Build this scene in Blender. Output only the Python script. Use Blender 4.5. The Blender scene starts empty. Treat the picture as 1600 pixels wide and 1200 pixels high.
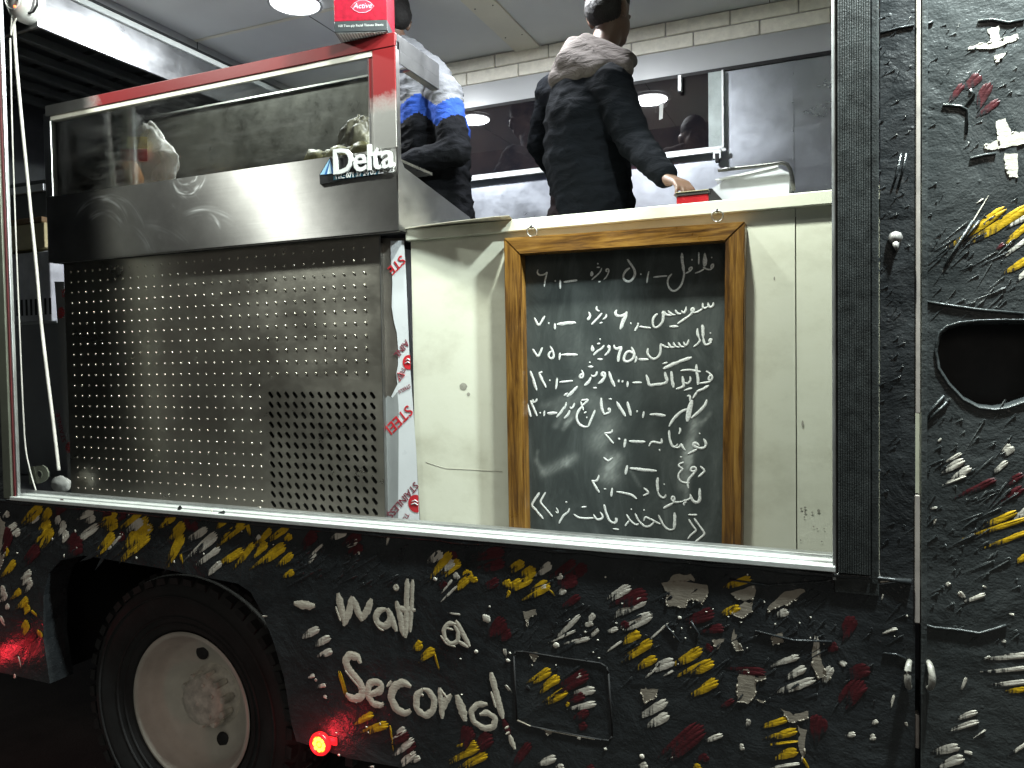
import bpy, bmesh, math, random
from mathutils import Vector, Matrix, noise as mnoise
random.seed(7)
S = bpy.context.scene
COL = S.collection
PI = math.pi

# ------------------------------------------------------------------ camera
# rows: world axes X (along the truck), Y (into it), Z (up) in camera coordinates
RW = Matrix(((0.91914407, -0.0016237, -0.3939182),
             (0.39361327, -0.03576859, 0.91857999),
             (-0.0155814, -0.99935878, -0.03223738)))
CAM = Vector((0.0, -2.0, 1.8))
FPX = 1200.0
cd = bpy.data.cameras.new("camera")
cam = bpy.data.objects.new("camera", cd)
COL.objects.link(cam)
cd.sensor_width = 36.0
cd.lens = 36.0 * FPX / 1600.0
cd.clip_start = 0.02
cd.clip_end = 800
rx, ry, rz = RW.col[0], -RW.col[1], -RW.col[2]
cam.matrix_world = Matrix(((rx[0], ry[0], rz[0], CAM[0]), (rx[1], ry[1], rz[1], CAM[1]),
                           (rx[2], ry[2], rz[2], CAM[2]), (0, 0, 0, 1)))
S.camera = cam

# ------------------------------------------------------------------ night sky
W = bpy.data.worlds.new("World")
S.world = W
W.use_nodes = True
wn = W.node_tree
wn.nodes.clear()
wo = wn.nodes.new('ShaderNodeOutputWorld')
bg = wn.nodes.new('ShaderNodeBackground')
tc = wn.nodes.new('ShaderNodeTexCoord')
sx = wn.nodes.new('ShaderNodeSeparateXYZ')
rp = wn.nodes.new('ShaderNodeValToRGB')
rp.color_ramp.elements[0].position = 0.0
rp.color_ramp.elements[0].color = (0.115, 0.110, 0.098, 1)
rp.color_ramp.elements[1].position = 0.35
rp.color_ramp.elements[1].color = (0.016, 0.018, 0.022, 1)
wn.links.new(tc.outputs['Generated'], sx.inputs[0])
wn.links.new(sx.outputs['Z'], rp.inputs[0])
wn.links.new(rp.outputs[0], bg.inputs[0])
bg.inputs[1].default_value = 1.0
wn.links.new(bg.outputs[0], wo.inputs[0])
S.view_settings.view_transform = 'Standard'
S.view_settings.look = 'None'
S.view_settings.exposure = 0.0
S.view_settings.gamma = 1.0

def light(name, kind, loc, energy, color, size=0.1, rot=None):
    l = bpy.data.lights.new(name, kind)
    l.energy = energy
    l.color = color
    if kind == 'AREA':
        l.shape = 'DISK'
        l.size = size
    elif kind == 'SUN':
        l.angle = size
    else:
        l.shadow_soft_size = size
    o = bpy.data.objects.new(name, l)
    COL.objects.link(o)
    o.location = loc
    if rot: o.rotation_euler = rot
    return o

# lamps under the raised serving hatch, just above the opening, plus one added lamp
light('hatch_lamp', 'POINT', (-0.42, -0.10, 3.62), 330, (0.93, 1.0, 0.90), 0.05)
light('hatch_lamp', 'POINT', (-1.25, -0.10, 3.62), 85, (0.93, 1.0, 0.91), 0.05)  # added unseen lamp, lights the film on the fridge side
light('hatch_lamp', 'POINT', (-3.10, -0.32, 3.72), 150, (0.93, 1.0, 0.92), 0.05)
light('hatch_lamp', 'POINT', (0.52, -0.33, 3.46), 400, (0.88, 1.0, 0.98), 0.06)
# the street behind the photographer: one far, faint street light
light('street_light', 'SUN', (3, -8, 6), 0.28, (1.0, 0.93, 0.80), math.radians(25),
      (math.radians(62), 0, math.radians(25)))

# ------------------------------------------------------------------ helpers
def ray(px, py):
    return RW @ Vector(((px - 800.0) / FPX, (py - 600.0) / FPX, 1.0))
def P(px, py, y=0.0):
    r = ray(px, py)
    t = (y - CAM.y) / r.y
    return CAM + r * t
def PZ(px, py, z):
    r = ray(px, py)
    t = (z - CAM.z) / r.z
    return CAM + r * t
def PX(px, py, x):
    r = ray(px, py)
    t = (x - CAM.x) / r.x
    return CAM + r * t

def mat(name):
    m = bpy.data.materials.new(name)
    m.use_nodes = True
    nt = m.node_tree
    nt.nodes.clear()
    out = nt.nodes.new('ShaderNodeOutputMaterial')
    b = nt.nodes.new('ShaderNodeBsdfPrincipled')
    nt.links.new(b.outputs[0], out.inputs[0])
    return m, nt, b

def tex(nt, scale, detail=4, rough=0.55, stretch=(1, 1, 1), rot=(0, 0, 0), kind='noise', dist=0.0):
    t = nt.nodes.new('ShaderNodeTexCoord')
    mp = nt.nodes.new('ShaderNodeMapping')
    mp.inputs['Scale'].default_value = stretch
    mp.inputs['Rotation'].default_value = rot
    nt.links.new(t.outputs['Object'], mp.inputs[0])
    if kind == 'noise':
        n = nt.nodes.new('ShaderNodeTexNoise')
        n.inputs['Scale'].default_value = scale
        n.inputs['Detail'].default_value = detail
        n.inputs['Roughness'].default_value = rough
        n.inputs['Distortion'].default_value = dist
        nt.links.new(mp.outputs[0], n.inputs['Vector'])
        return n.outputs[0]
    n = nt.nodes.new('ShaderNodeTexVoronoi')
    n.inputs['Scale'].default_value = scale
    n.feature = 'DISTANCE_TO_EDGE' if kind == 'crack' else 'F1'
    nt.links.new(mp.outputs[0], n.inputs['Vector'])
    return n.outputs['Distance']

def ramp(nt, src, stops):
    r = nt.nodes.new('ShaderNodeValToRGB')
    e = r.color_ramp.elements
    while len(e) < len(stops): e.new(0.5)
    for k, (p, c) in enumerate(stops):
        e[k].position = p
        e[k].color = (c[0], c[1], c[2], 1) if hasattr(c, '__len__') else (c, c, c, 1)
    nt.links.new(src, r.inputs[0])
    return r.outputs[0]

def bump(nt, b, src, strength, dist, prev=None):
    n = nt.nodes.new('ShaderNodeBump')
    n.inputs['Strength'].default_value = strength
    n.inputs['Distance'].default_value = dist
    nt.links.new(src, n.inputs['Height'])
    if prev is not None: nt.links.new(prev.outputs[0], n.inputs['Normal'])
    nt.links.new(n.outputs[0], b.inputs['Normal'])
    return n

def simple(name, c, rough=0.5, metal=0.0, spec=0.5, var=0.25, scale=9, bmp=0.0, bscale=60):
    m, nt, b = mat(name)
    lo = tuple(x * (1 - var) for x in c)
    hi = tuple(min(1, x * (1 + var)) for x in c)
    nt.links.new(ramp(nt, tex(nt, scale, 6, 0.6), [(0.3, lo), (0.7, hi)]), b.inputs['Base Color'])
    nt.links.new(ramp(nt, tex(nt, scale * 1.7, 5, 0.65), [(0.3, max(0.02, rough - 0.1)), (0.75, min(1, rough + 0.1))]), b.inputs['Roughness'])
    b.inputs['Metallic'].default_value = metal
    b.inputs['Specular IOR Level'].default_value = spec
    if bmp: bump(nt, b, tex(nt, bscale, 5), bmp, 0.004)
    return m

def brush_dir(nt, b, amount, v):
    # brushed finish: wider gloss across the brushing than along it
    c = nt.nodes.new('ShaderNodeCombineXYZ')
    for k in range(3): c.inputs[k].default_value = v[k]
    nt.links.new(c.outputs[0], b.inputs['Tangent'])
    b.inputs['Anisotropic'].default_value = amount
def steel(name, c, rough, stretch, aniso_strength=0.25, scale=40, blot=0.12):
    m, nt, b = mat(name)
    if stretch[0] < 0.2: brush_dir(nt, b, 0.75, (0, 0, 1))
    b.inputs['Metallic'].default_value = 1.0
    g = tex(nt, scale, 3, 0.6, stretch)
    bl = tex(nt, 3.0, 6, 0.65)
    lo = tuple(x * 0.72 for x in c)
    nt.links.new(ramp(nt, bl, [(0.3, lo), (0.65, c)]), b.inputs['Base Color'])
    nt.links.new(ramp(nt, tex(nt, 5.0, 6, 0.7, (1, 1, 1.5)), [(0.3, rough - blot * 0.5), (0.7, rough + blot)]), b.inputs['Roughness'])
    n1 = bump(nt, b, g, aniso_strength, 0.0008)
    bump(nt, b, tex(nt, 2.2, 2, 0.4), 0.06, 0.05, n1)
    return m

def emis(name, c, s):
    m, nt, b = mat(name)
    b.inputs['Base Color'].default_value = (c[0], c[1], c[2], 1)
    b.inputs['Emission Color'].default_value = (c[0], c[1], c[2], 1)
    b.inputs['Emission Strength'].default_value = s
    return m

# black hand-painted body paint: thick, lumpy, semi gloss
def body_paint(name, lo, hi, wr=0.5):
    m, nt, b = mat(name)
    nt.links.new(ramp(nt, tex(nt, 6, 8, 0.7), [(0.3, lo), (0.72, hi)]), b.inputs['Base Color'])
    nt.links.new(ramp(nt, tex(nt, 14, 6, 0.7), [(0.3, 0.20), (0.7, 0.42)]), b.inputs['Roughness'])
    n1 = bump(nt, b, tex(nt, 5.5, 5, 0.55, (1, 1, 1.0), (0, 0.8, 0), dist=0.6), wr, 0.03)
    n2 = bump(nt, b, tex(nt, 24, 7, 0.60, (0.6, 1, 1.2), (0, 0.75, 0)), 0.30, 0.012, n1)
    n3 = bump(nt, b, tex(nt, 190, 3, 0.55), 0.45, 0.002, n2)
    bump(nt, b, ramp(nt, tex(nt, 30, 2, 0.5, kind='vor'), [(0.05, 1.0), (0.16, 0.0)]), 0.25, 0.004, n3)
    return m
M_BLACK = body_paint('black_body_paint', (0.014, 0.016, 0.018), (0.040, 0.045, 0.048), 0.5)
M_DOOR = body_paint('door_paint', (0.032, 0.037, 0.038), (0.072, 0.080, 0.081), 0.4)

def impasto(name, c, var=0.35):
    m, nt, b = mat(name)
    lo = tuple(x * (1 - var) for x in c)
    col = ramp(nt, tex(nt, 45, 6, 0.7, (1, 1, 1), (0, 0.75, 0)), [(0.28, lo), (0.62, c)])
    # the brush runs dry towards the end of a stroke: bristle streaks of the black ground show through
    at = nt.nodes.new('ShaderNodeAttribute'); at.attribute_name = 'dry'
    st = tex(nt, 120, 5, 0.65, (1.3, 1, 0.16), (0, 0.75, 0))
    ml = nt.nodes.new('ShaderNodeMath'); ml.operation = 'MULTIPLY_ADD'
    nt.links.new(at.outputs['Fac'], ml.inputs[0]); ml.inputs[1].default_value = 0.50; nt.links.new(st, ml.inputs[2])
    mx = nt.nodes.new('ShaderNodeMix'); mx.data_type = 'RGBA'
    nt.links.new(ramp(nt, ml.outputs[0], [(0.76, 0.0), (0.94, 1.0)]), mx.inputs[0])
    nt.links.new(col, mx.inputs[6]); mx.inputs[7].default_value = (0.016, 0.018, 0.020, 1)
    nt.links.new(mx.outputs[2], b.inputs['Base Color'])
    b.inputs['Roughness'].default_value = 0.38
    n1 = bump(nt, b, tex(nt, 160, 4, 0.6, (0.25, 1, 1.2), (0, 0.75, 0)), 0.4, 0.002)
    bump(nt, b, tex(nt, 40, 4, 0.6), 0.2, 0.005, n1)
    return m
M_YEL = impasto('yellow_daub_paint', (0.72, 0.45, 0.015), 0.45)
M_WHT = impasto('white_daub_paint', (0.74, 0.70, 0.61), 0.25)
M_MAR = impasto('maroon_daub_paint', (0.085, 0.012, 0.016), 0.5)
M_BARE = impasto('bare_peeled_filler', (0.36, 0.32, 0.26), 0.25)

M_ALU = steel('aluminium_profile', (0.56, 0.58, 0.58), 0.42, (1, 1, 1), 0.1, 60)
M_SILL = simple('white_sill_profile', (0.50, 0.52, 0.51), 0.42, 0.0, 0.5, 0.12, 12, 0.1, 80)
M_POST = simple('greenish_grey_frame', (0.13, 0.14, 0.11), 0.42, 0.3, 0.5, 0.15, 8, 0.1)
M_STEEL = steel('brushed_steel', (0.60, 0.59, 0.57), 0.30, (0.04, 1, 1.0), 0.35, 90)
M_STEELV = steel('brushed_steel_cabinet', (0.55, 0.55, 0.54), 0.40, (0.05, 1, 1), 0.25, 90)
M_HOOD = steel('hood_steel', (0.46, 0.47, 0.48), 0.30, (1, 0.06, 1), 0.3, 90)
M_WALLALU = steel('wall_aluminium', (0.55, 0.58, 0.64), 0.31, (1, 1, 0.15), 0.35, 60, 0.10)
M_DARK = simple('dark_recess', (0.012, 0.012, 0.013), 0.75)
M_RUBBER = simple('black_rubber', (0.012, 0.012, 0.013), 0.6, 0, 0.4, 0.3, 12, 0.2)
M_CEIL = simple('ceiling_panel', (0.62, 0.63, 0.64), 0.5, 0, 0.4, 0.06, 2)
M_CREAM = simple('cream_batten', (0.66, 0.63, 0.54), 0.5, 0, 0.4, 0.08, 3)
M_TRIM = simple('grey_white_trim', (0.40, 0.41, 0.42), 0.35, 0, 0.5, 0.06, 3)

def fill(pts):
    """a bmesh holding one flat, possibly concave, outline"""
    bm = bmesh.new()
    f = bm.faces.new([bm.verts.new(p) for p in pts])
    f.normal_update()
    bmesh.ops.triangulate(bm, faces=[f])
    return bm
class MB:
    def __init__(s): s.v = []; s.f = []; s.m = []; s.sm = []; s.u = []
    def add(s, vs, fs, mi=0, smooth=False, u=None):
        n = len(s.v)
        s.u += list(u) if u else [0.0]*len(vs)
        s.v += [Vector(v) for v in vs]
        for f in fs:
            s.f.append([i + n for i in f]); s.m.append(mi); s.sm.append(smooth)
    def box(s, a, b, mi=0, bev=0.0):
        x0, x1 = sorted((a[0], b[0])); y0, y1 = sorted((a[1], b[1])); z0, z1 = sorted((a[2], b[2]))
        if bev <= 0:
            s.add([(x0,y0,z0),(x1,y0,z0),(x1,y1,z0),(x0,y1,z0),(x0,y0,z1),(x1,y0,z1),(x1,y1,z1),(x0,y1,z1)],
                  [(0,3,2,1),(4,5,6,7),(0,1,5,4),(1,2,6,5),(2,3,7,6),(3,0,4,7)], mi)
            return
        bm = bmesh.new()
        bmesh.ops.create_cube(bm, size=1)
        for v in bm.verts:
            v.co = Vector(((x0+x1)/2 + v.co.x*(x1-x0), (y0+y1)/2 + v.co.y*(y1-y0), (z0+z1)/2 + v.co.z*(z1-z0)))
        bmesh.ops.bevel(bm, geom=list(bm.edges), offset=bev, segments=2, affect='EDGES', profile=0.5)
        s.bm(bm, mi, False)
    def bm(s, bm, mi=0, smooth=True, free=True):
        bm.verts.index_update()
        s.add([v.co.copy() for v in bm.verts], [[v.index for v in f.verts] for f in bm.faces], mi, smooth)
        if free: bm.free()
    def tube(s, pts, r, mi=0, n=10, closed=False, caps=True):
        pts = [Vector(p) for p in pts]
        rings = []
        for i, p in enumerate(pts):
            a = pts[i-1] if (i > 0 or closed) else pts[i]
            b = pts[(i+1) % len(pts)] if (i < len(pts)-1 or closed) else pts[i]
            d = (b - a).normalized()
            u = d.cross(Vector((0.13, 0.31, 1)))
            if u.length < 1e-3: u = d.cross(Vector((1, 0, 0)))
            u.normalize(); w = d.cross(u)
            rr = r[i] if hasattr(r, '__len__') else r
            rings.append([p + u*rr*math.cos(2*PI*k/n) + w*rr*math.sin(2*PI*k/n) for k in range(n)])
        vs = [v for g in rings for v in g]
        fs = []
        m = len(rings)
        for i in range(m if closed else m-1):
            j = (i+1) % m
            for k in range(n):
                fs.append((i*n+k, i*n+(k+1) % n, j*n+(k+1) % n, j*n+k))
        if caps and not closed:
            fs.append(tuple(range(n-1, -1, -1))); fs.append(tuple((m-1)*n+k for k in range(n)))
        s.add(vs, fs, mi, True)
    def prism(s, poly, y0, y1, mi=0):
        """extrude an XZ polygon [(x,z)] between two depths"""
        n = len(poly)
        vs = [(x, y0, z) for x, z in poly] + [(x, y1, z) for x, z in poly]
        fs = [tuple(range(n)), tuple(range(2*n-1, n-1, -1))]
        for i in range(n):
            j = (i+1) % n
            fs.append((i, i+n, j+n, j))
        s.add(vs, fs, mi)
    def revolve(s, prof, c, n=64, mi=0, axis='y', smooth=True):
        """prof: [(radius, offset along axis)], closed loop of the section"""
        vs = []
        for k in range(n):
            a = 2*PI*k/n
            for r, o in prof:
                if axis == 'y': vs.append((c[0]+r*math.cos(a), c[1]+o, c[2]+r*math.sin(a)))
                else: vs.append((c[0]+r*math.cos(a), c[1]+r*math.sin(a), c[2]+o))
        m = len(prof)
        fs = []
        for k in range(n):
            j = (k+1) % n
            for i in range(m-1):
                fs.append((k*m+i, k*m+i+1, j*m+i+1, j*m+i))
        s.add(vs, fs, mi, smooth)

def wloc(o):
    p = Vector((0, 0, 0))
    while o is not None:
        p = p + o.location if o.type == 'EMPTY' or True else p
        o = o.parent
    return p
ROOT = {}
def obj(name, mb, mats, parent=None, fixn=True):
    me = bpy.data.meshes.new(name)
    me.from_pydata([tuple(v) for v in mb.v], [], mb.f)
    if not hasattr(mats, '__len__'): mats = [mats]
    for m in mats: me.materials.append(m)
    me.polygons.foreach_set('material_index', mb.m)
    me.polygons.foreach_set('use_smooth', mb.sm)
    me.update()
    if fixn:
        bm = bmesh.new(); bm.from_mesh(me)
        bmesh.ops.recalc_face_normals(bm, faces=bm.faces)
        bm.to_mesh(me); bm.free()
    if any(mb.u):
        at = me.attributes.new('dry', 'FLOAT', 'POINT')
        at.data.foreach_set('value', mb.u)
    o = bpy.data.objects.new(name, me)
    COL.objects.link(o)
    if parent is not None: attach(o, parent)
    return o
def attach(o, parent):
    o.parent = parent
    w = Vector((0, 0, 0)); p = parent
    while p is not None:
        w = w + p.location
        p = p.parent
    me = o.data
    me.transform(Matrix.Translation(-w))
def tag(o, label, cat, group=None, kind=None):
    if label: o['label'] = label
    if cat: o['category'] = cat
    if group: o['group'] = group
    if kind: o['kind'] = kind
    return o
def thing(name, loc, label, cat, group=None):
    o = bpy.data.objects.new(name, None)
    COL.objects.link(o)
    o.location = loc
    o.empty_display_size = 0.1
    return tag(o, label, cat, group)
def text_mb(mb, s, org, xd, yd, size, ext, mi=0, off=0.0, align='LEFT', shear=0.0, space=1.0):
    """lettering laid on a surface: org = baseline point, xd / yd = reading and up directions"""
    cu = bpy.data.curves.new('lettering', 'FONT')
    cu.body = s; cu.size = 1.0; cu.align_x = align; cu.offset = off; cu.shear = shear
    cu.space_character = space; cu.resolution_u = 3
    cu.extrude = ext / size
    o = bpy.data.objects.new('lettering', cu)
    COL.objects.link(o)
    dg = bpy.context.evaluated_depsgraph_get()
    me = bpy.data.meshes.new_from_object(o.evaluated_get(dg))
    xd = Vector(xd).normalized(); yd = Vector(yd).normalized(); zd = xd.cross(yd)
    org = Vector(org)
    mb.add([org + (xd*v.co.x + yd*v.co.y + zd*v.co.z)*size for v in me.vertices], [list(p.vertices) for p in me.polygons], mi)
    bpy.data.objects.remove(o); bpy.data.curves.remove(cu); bpy.data.meshes.remove(me)
def ball(mb, c, r, mi=0, sub=2):
    bm = bmesh.new()
    bmesh.ops.create_icosphere(bm, subdivisions=sub, radius=1)
    rr = r if hasattr(r, '__len__') else (r, r, r)
    for v in bm.verts: v.co = Vector((c[0]+v.co.x*rr[0], c[1]+v.co.y*rr[1], c[2]+v.co.z*rr[2]))
    mb.bm(bm, mi)

# ================================================================== ground
g = MB()
g.add([(-300,-300,0),(300,-300,0),(300,300,0),(-300,300,0)], [(0,1,2,3)])
m_, nt_, b_ = mat('asphalt')
nt_.links.new(ramp(nt_, tex(nt_, 3, 9, 0.7), [(0.3, (0.025,0.025,0.026)), (0.7, (0.06,0.058,0.055))]), b_.inputs['Base Color'])
b_.inputs['Roughness'].default_value = 0.8
bump(nt_, b_, tex(nt_, 90, 5, 0.6), 0.5, 0.01)
tag(obj('road', g, m_), None, None, None, 'structure')

# ================================================================== the truck
truck = thing('food_truck', (-2.0, 0.9, 0.0), 'black food truck daubed with paint, serving hatch open, wait a second lettered on it', 'truck')
SILL0, SILL1 = P(30, 775), P(1303, 888)
ZS = 1.285
XL, XR = -2.985, -0.012        # opening, left and right
XG = 0.158                     # gap between body and door
ZT = 3.74                      # top of the opening

# ---- daubs of paint, traced stroke by stroke: head -> tail, width (px of the photograph)
def daub(mb, x0, y0, x1, y1, w, mi, h=0.0019, Y=0.0):
    a, b = P(x0, y0, Y), P(x1, y1, Y)
    d = b - a
    L = d.length
    if L < 1e-4: return
    d.normalize()
    n = Vector((-d.z, 0, d.x))
    s = 2.0 * 1.08 * w / 1200.0
    s = (P(x0 + w, y0, Y) - P(x0, y0, Y)).length
    # soft head made of a few bristle tracks that end raggedly
    k = max(2, min(5, int(s / 0.011) + 1))
    for q in range(k):
        off = ((q + 0.5) / k - 0.5) * s * 0.86
        wq = s / k * random.uniform(0.62, 0.82)
        back = abs(off) / s * s * 0.55
        lq = L * random.uniform(0.85, 1.55)
        base = 0.0006 + 0.0004 * q
        hq = h * random.uniform(0.5, 1.0)
        nl, nw = 8, 4
        vs, fs, us = [], [], []
        bend = random.uniform(-0.12, 0.12) * s
        for i in range(nl + 1):
            u = i / nl
            c = a + d * (back + (lq - back) * u) + n * (off * (1 - 0.35 * u) + bend * math.sin(u * 3))
            pr = math.sin(PI/2 * min(1, u / 0.18 + 0.05)) * (1 - max(0, (u - 0.4) / 0.6) ** 2.2 * 0.85)
            pr *= 1 + random.uniform(-0.16, 0.16)
            hz = hq * (0.35 + 0.65 * math.exp(-((u - 0.12) / 0.22) ** 2)) * (1 - 0.8 * u)
            for j in range(nw + 1):
                t = j / nw * 2 - 1
                us.append(max(0.02, u*1.15 - 0.12))
                vs.append(c + n * (t * wq * pr) + Vector((0, -base - hz * (1 - t*t) * random.uniform(0.7, 1.1), 0)))
        for i in range(nl):
            for j in range(nw):
                p = i*(nw+1) + j
                fs.append((p, p+1, p+nw+2, p+nw+1))
        mb.add(vs, fs, mi, True, us)

def blot(mb, cx, cy, w, h, mi, Y=0.0, rot=0.0, th=0.0015, n=18, rag=0.35):
    c = P(cx, cy, Y)
    k = (P(cx + 10, cy, Y) - c).length / 10
    ph = random.uniform(0, 99)
    vs = [c + Vector((0, -th*1.6, 0))]
    for ring, rr, yy in ((0, 0.6, th*1.5), (1, 0.92, th), (2, 1.0, -0.001)):
        for i in range(n):
            a = 2*PI*i/n
            q = 1 + rag * mnoise.noise(Vector((math.cos(a)*1.6 + ph, math.sin(a)*1.6, ph)))
            x, z = math.cos(a)*w*0.5*q*rr, math.sin(a)*h*0.5*q*rr
            x, z = x*math.cos(rot) - z*math.sin(rot), x*math.sin(rot) + z*math.cos(rot)
            vs.append(c + Vector((x*k, -yy, z*k)))
    fs = [(0, 1+i, 1+(i+1) % n) for i in range(n)]
    for r_ in range(2):
        for i in range(n):
            fs.append((1+r_*n+i, 1+(r_+1)*n+i, 1+(r_+1)*n+(i+1) % n, 1+r_*n+(i+1) % n))
    mb.add(vs, fs, mi, True)

def peel(mb, pts, mi, Y=0.0):
    """a flaked patch with an irregular edge, polygon in px"""
    out = []
    for i, p in enumerate(pts):
        q = pts[(i+1) % len(pts)]
        for k in range(5):
            t = k/5
            x, y = p[0]+(q[0]-p[0])*t, p[1]+(q[1]-p[1])*t
            nn = mnoise.noise(Vector((x*0.21, y*0.21, 3)))
            mm = mnoise.noise(Vector((x*0.21, y*0.21, 9)))
            out.append((x + nn*3.2, y + mm*3.2))
    bm = bmesh.new()
    f = bm.faces.new([bm.verts.new(P(x, y, Y) + Vector((0, -0.0012, 0))) for x, y in out])
    f.normal_update(); bmesh.ops.triangulate(bm, faces=[f])
    mb.bm(bm, mi, False)
    # raised curl of paint along the lower edge catches the light
    ctr = Vector((sum(p[0] for p in pts)/len(pts), sum(p[1] for p in pts)/len(pts)))
    for i in range(len(out)):
        x, y = out[i]
        if y > ctr.y and random.random() < 0.6:
            x2, y2 = out[(i+1) % len(out)]
            a, b = P(x, y, Y), P(x2, y2, Y)
            if (a-b).length > 1e-4:
                mb.tube([a + Vector((0, -0.001, 0)), b + Vector((0, -0.001, 0))], random.uniform(0.0012, 0.0024), mi, 5)

BL, YE, WH, MA, BA = 0, 1, 2, 3, 4
TR = []      # traced strokes: (x0,y0,x1,y1,w,colour) in px
def reg(ox, oy, col, s):
    for q in s.split(';'):
        v = [float(t) for t in q.split()]
        if len(v) == 5:
            TR.append((ox+v[0]/4, oy+v[1]/4, ox+v[2]/4, oy+v[3]/4, v[4]/4, col))
reg(0, 600, MA, '420 740 350 800 60;700 780 650 820 50;790 800 740 840 50;520 970 440 1030 110;250 1010 180 1090 60;1180 840 1160 890 45;1240 870 1180 910 45;70 900 20 1000 70;780 930 740 970 40')
reg(0, 600, YE, '270 750 170 855 45;325 780 270 850 45;320 850 250 930 45;335 900 270 1010 45;640 758 590 768 20;735 790 610 900 40;740 850 680 895 60;720 930 630 1030 50;890 795 780 885 35;930 830 800 990 40;960 880 830 1000 45;940 930 810 1060 60;1100 815 1010 885 40;1160 870 1060 960 55;1150 930 1060 1090 55;1130 1060 1142 1120 16;1420 850 1350 895 25;1540 860 1400 980 50;1545 870 1562 945 26;1530 1030 1400 1110 35;1590 990 1500 1110 30;45 1010 30 1070 50;100 1100 30 1190 34;300 880 240 960 35;860 1000 790 1080 30')
reg(0, 600, WH, '250 820 190 865 26;375 820 350 870 36;415 860 370 930 36;430 920 390 975 36;590 790 500 830 30;600 830 540 860 32;620 880 500 960 34;900 850 820 910 40;950 890 900 920 40;110 870 40 920 26;130 910 70 950 30;60 800 30 830 30;200 1170 150 1200 34;1300 900 1200 960 34;1360 930 1220 1060 48;1380 1020 1260 1110 30;1390 1110 1320 1170 26;760 940 700 1000 22;700 1010 650 1040 16')
reg(400, 600, MA, '380 920 310 1000 70;660 930 570 1000 60;670 1010 590 1060 50;1560 1040 1390 1080 70;1560 1110 1420 1150 60;1250 1050 1220 1090 60;410 900 360 912 30')
reg(400, 600, YE, '100 905 20 980 36;75 990 0 1060 45;210 885 110 955 36;225 940 190 975 40;190 1000 20 1120 50;235 1055 150 1130 32;240 1165 190 1200 32;1225 1050 1110 1180 55;1280 1100 1180 1190 66;1350 1170 1310 1215 60')
reg(400, 600, WH, '570 920 490 960 36;640 970 560 1010 40;650 1040 610 1060 30;830 950 820 990 14;1170 1050 1100 1100 46;1240 1100 1160 1170 50;1270 1185 1240 1210 40;30 945 0 980 20;420 1000 330 1080 14;380 1060 330 1120 14')
reg(800, 600, YE, '80 1110 0 1160 50;150 1150 80 1200 60')
reg(800, 600, MA, '400 1100 270 1190 50;470 1130 370 1200 70')
reg(800, 600, WH, '250 1120 170 1170 45;320 1190 270 1205 40')
reg(400, 900, MA, '1560 260 1480 350 80;1590 330 1530 380 60;1350 940 1300 1040 100;1480 990 1400 1060 90;960 980 840 1040 60;1000 1040 920 1100 50;1520 20 1440 60 50;1190 30 1160 70 40')
reg(400, 900, YE, '1330 10 1250 80 42;1390 15 1330 35 30;1040 410 1000 445 50;1120 455 1050 505 52;1112 470 1145 590 11;740 860 620 920 36;830 920 660 990 45;838 930 862 1090 11;520 590 562 730 24;1380 1040 1280 1060 42;1400 1060 1270 1130 50;1450 1110 1310 1190 46;1590 90 1570 120 20;1600 30 1540 60 40')
reg(400, 900, WH, '400 325 320 365 30;470 380 370 435 32;480 460 400 500 32;370 620 330 632 18;368 640 380 656 14;440 680 400 692 18;445 760 420 752 16;40 250 75 252 8;1550 450 1562 490 20;940 950 860 1010 36;990 1015 890 1090 40;1000 1095 920 1165 40;1030 1130 980 1155 24;740 1190 710 1192 10;1280 240 1215 230 10;1560 680 1590 720 16;1230 20 1180 80 14;1260 60 1170 150 12')
reg(800, 900, MA, '410 0 310 60 80;430 120 330 190 40;850 100 680 170 100;730 290 690 320 50;1270 220 1110 270 90;1330 320 1200 345 60;480 600 330 680 90;460 740 370 780 50;480 840 410 890 50;470 920 410 960 42;1250 430 1210 470 50;1590 600 1400 590 60;1390 770 1330 810 30;1200 930 1000 1100 120;120 1040 20 1170 50;520 1190 480 1210 40;1230 1120 1180 1150 50')
reg(800, 900, YE, '130 10 10 80 42;60 20 0 60 30;240 40 100 125 60;235 85 272 125 10;810 355 720 400 50;880 400 740 490 60;910 505 780 580 50;1190 450 1060 530 60;1265 530 1100 610 65;1290 650 1150 725 65;245 580 140 650 55;300 625 200 700 55;350 710 235 775 55;355 785 340 812 24;1500 10 1370 60 42;1430 190 1290 250 42;1190 1190 1140 1215 50')
reg(800, 900, WH, '745 60 640 130 55;840 135 690 230 65;880 235 720 315 60;665 325 590 350 26;520 235 470 300 30;510 290 460 310 30;545 330 480 390 26;490 385 340 425 24;430 240 300 360 26;400 340 260 400 16;440 610 360 650 36;525 705 390 740 40;530 790 400 825 40;280 1130 170 1165 40;330 1190 280 1202 34;1020 525 890 575 50;975 775 830 860 46;985 860 870 935 46;1320 990 1240 1020 26;1480 890 1472 930 26;1455 1065 1420 1072 36;1010 1130 985 1128 24;850 1175 790 1197 40;690 405 610 460 14;910 570 820 650 14;1010 590 950 620 14;980 290 870 390 10;220 50 170 90 50;340 80 290 110 36')
reg(1200, 900, MA, '640 570 540 610 90;440 430 380 450 60;600 650 500 780 130;320 860 300 1000 110;540 250 460 380 90')
reg(1200, 900, YE, '130 890 0 930 38;185 960 20 1010 46;190 1090 60 1130 50;210 1130 250 1198 18;190 1030 0 1055 14')
reg(1200, 900, WH, '130 215 70 245 42;200 500 50 550 40;240 565 120 630 42;300 640 120 710 46;300 370 310 600 34;400 560 360 640 50;490 560 450 530 34;690 905 650 920 26;675 1000 640 1010 36;550 985 500 990 30;790 740 765 820 14;860 910 868 940 16;810 325 720 355 22;850 30 710 35 12;720 110 710 150 10;200 1170 0 1200 20')
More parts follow.
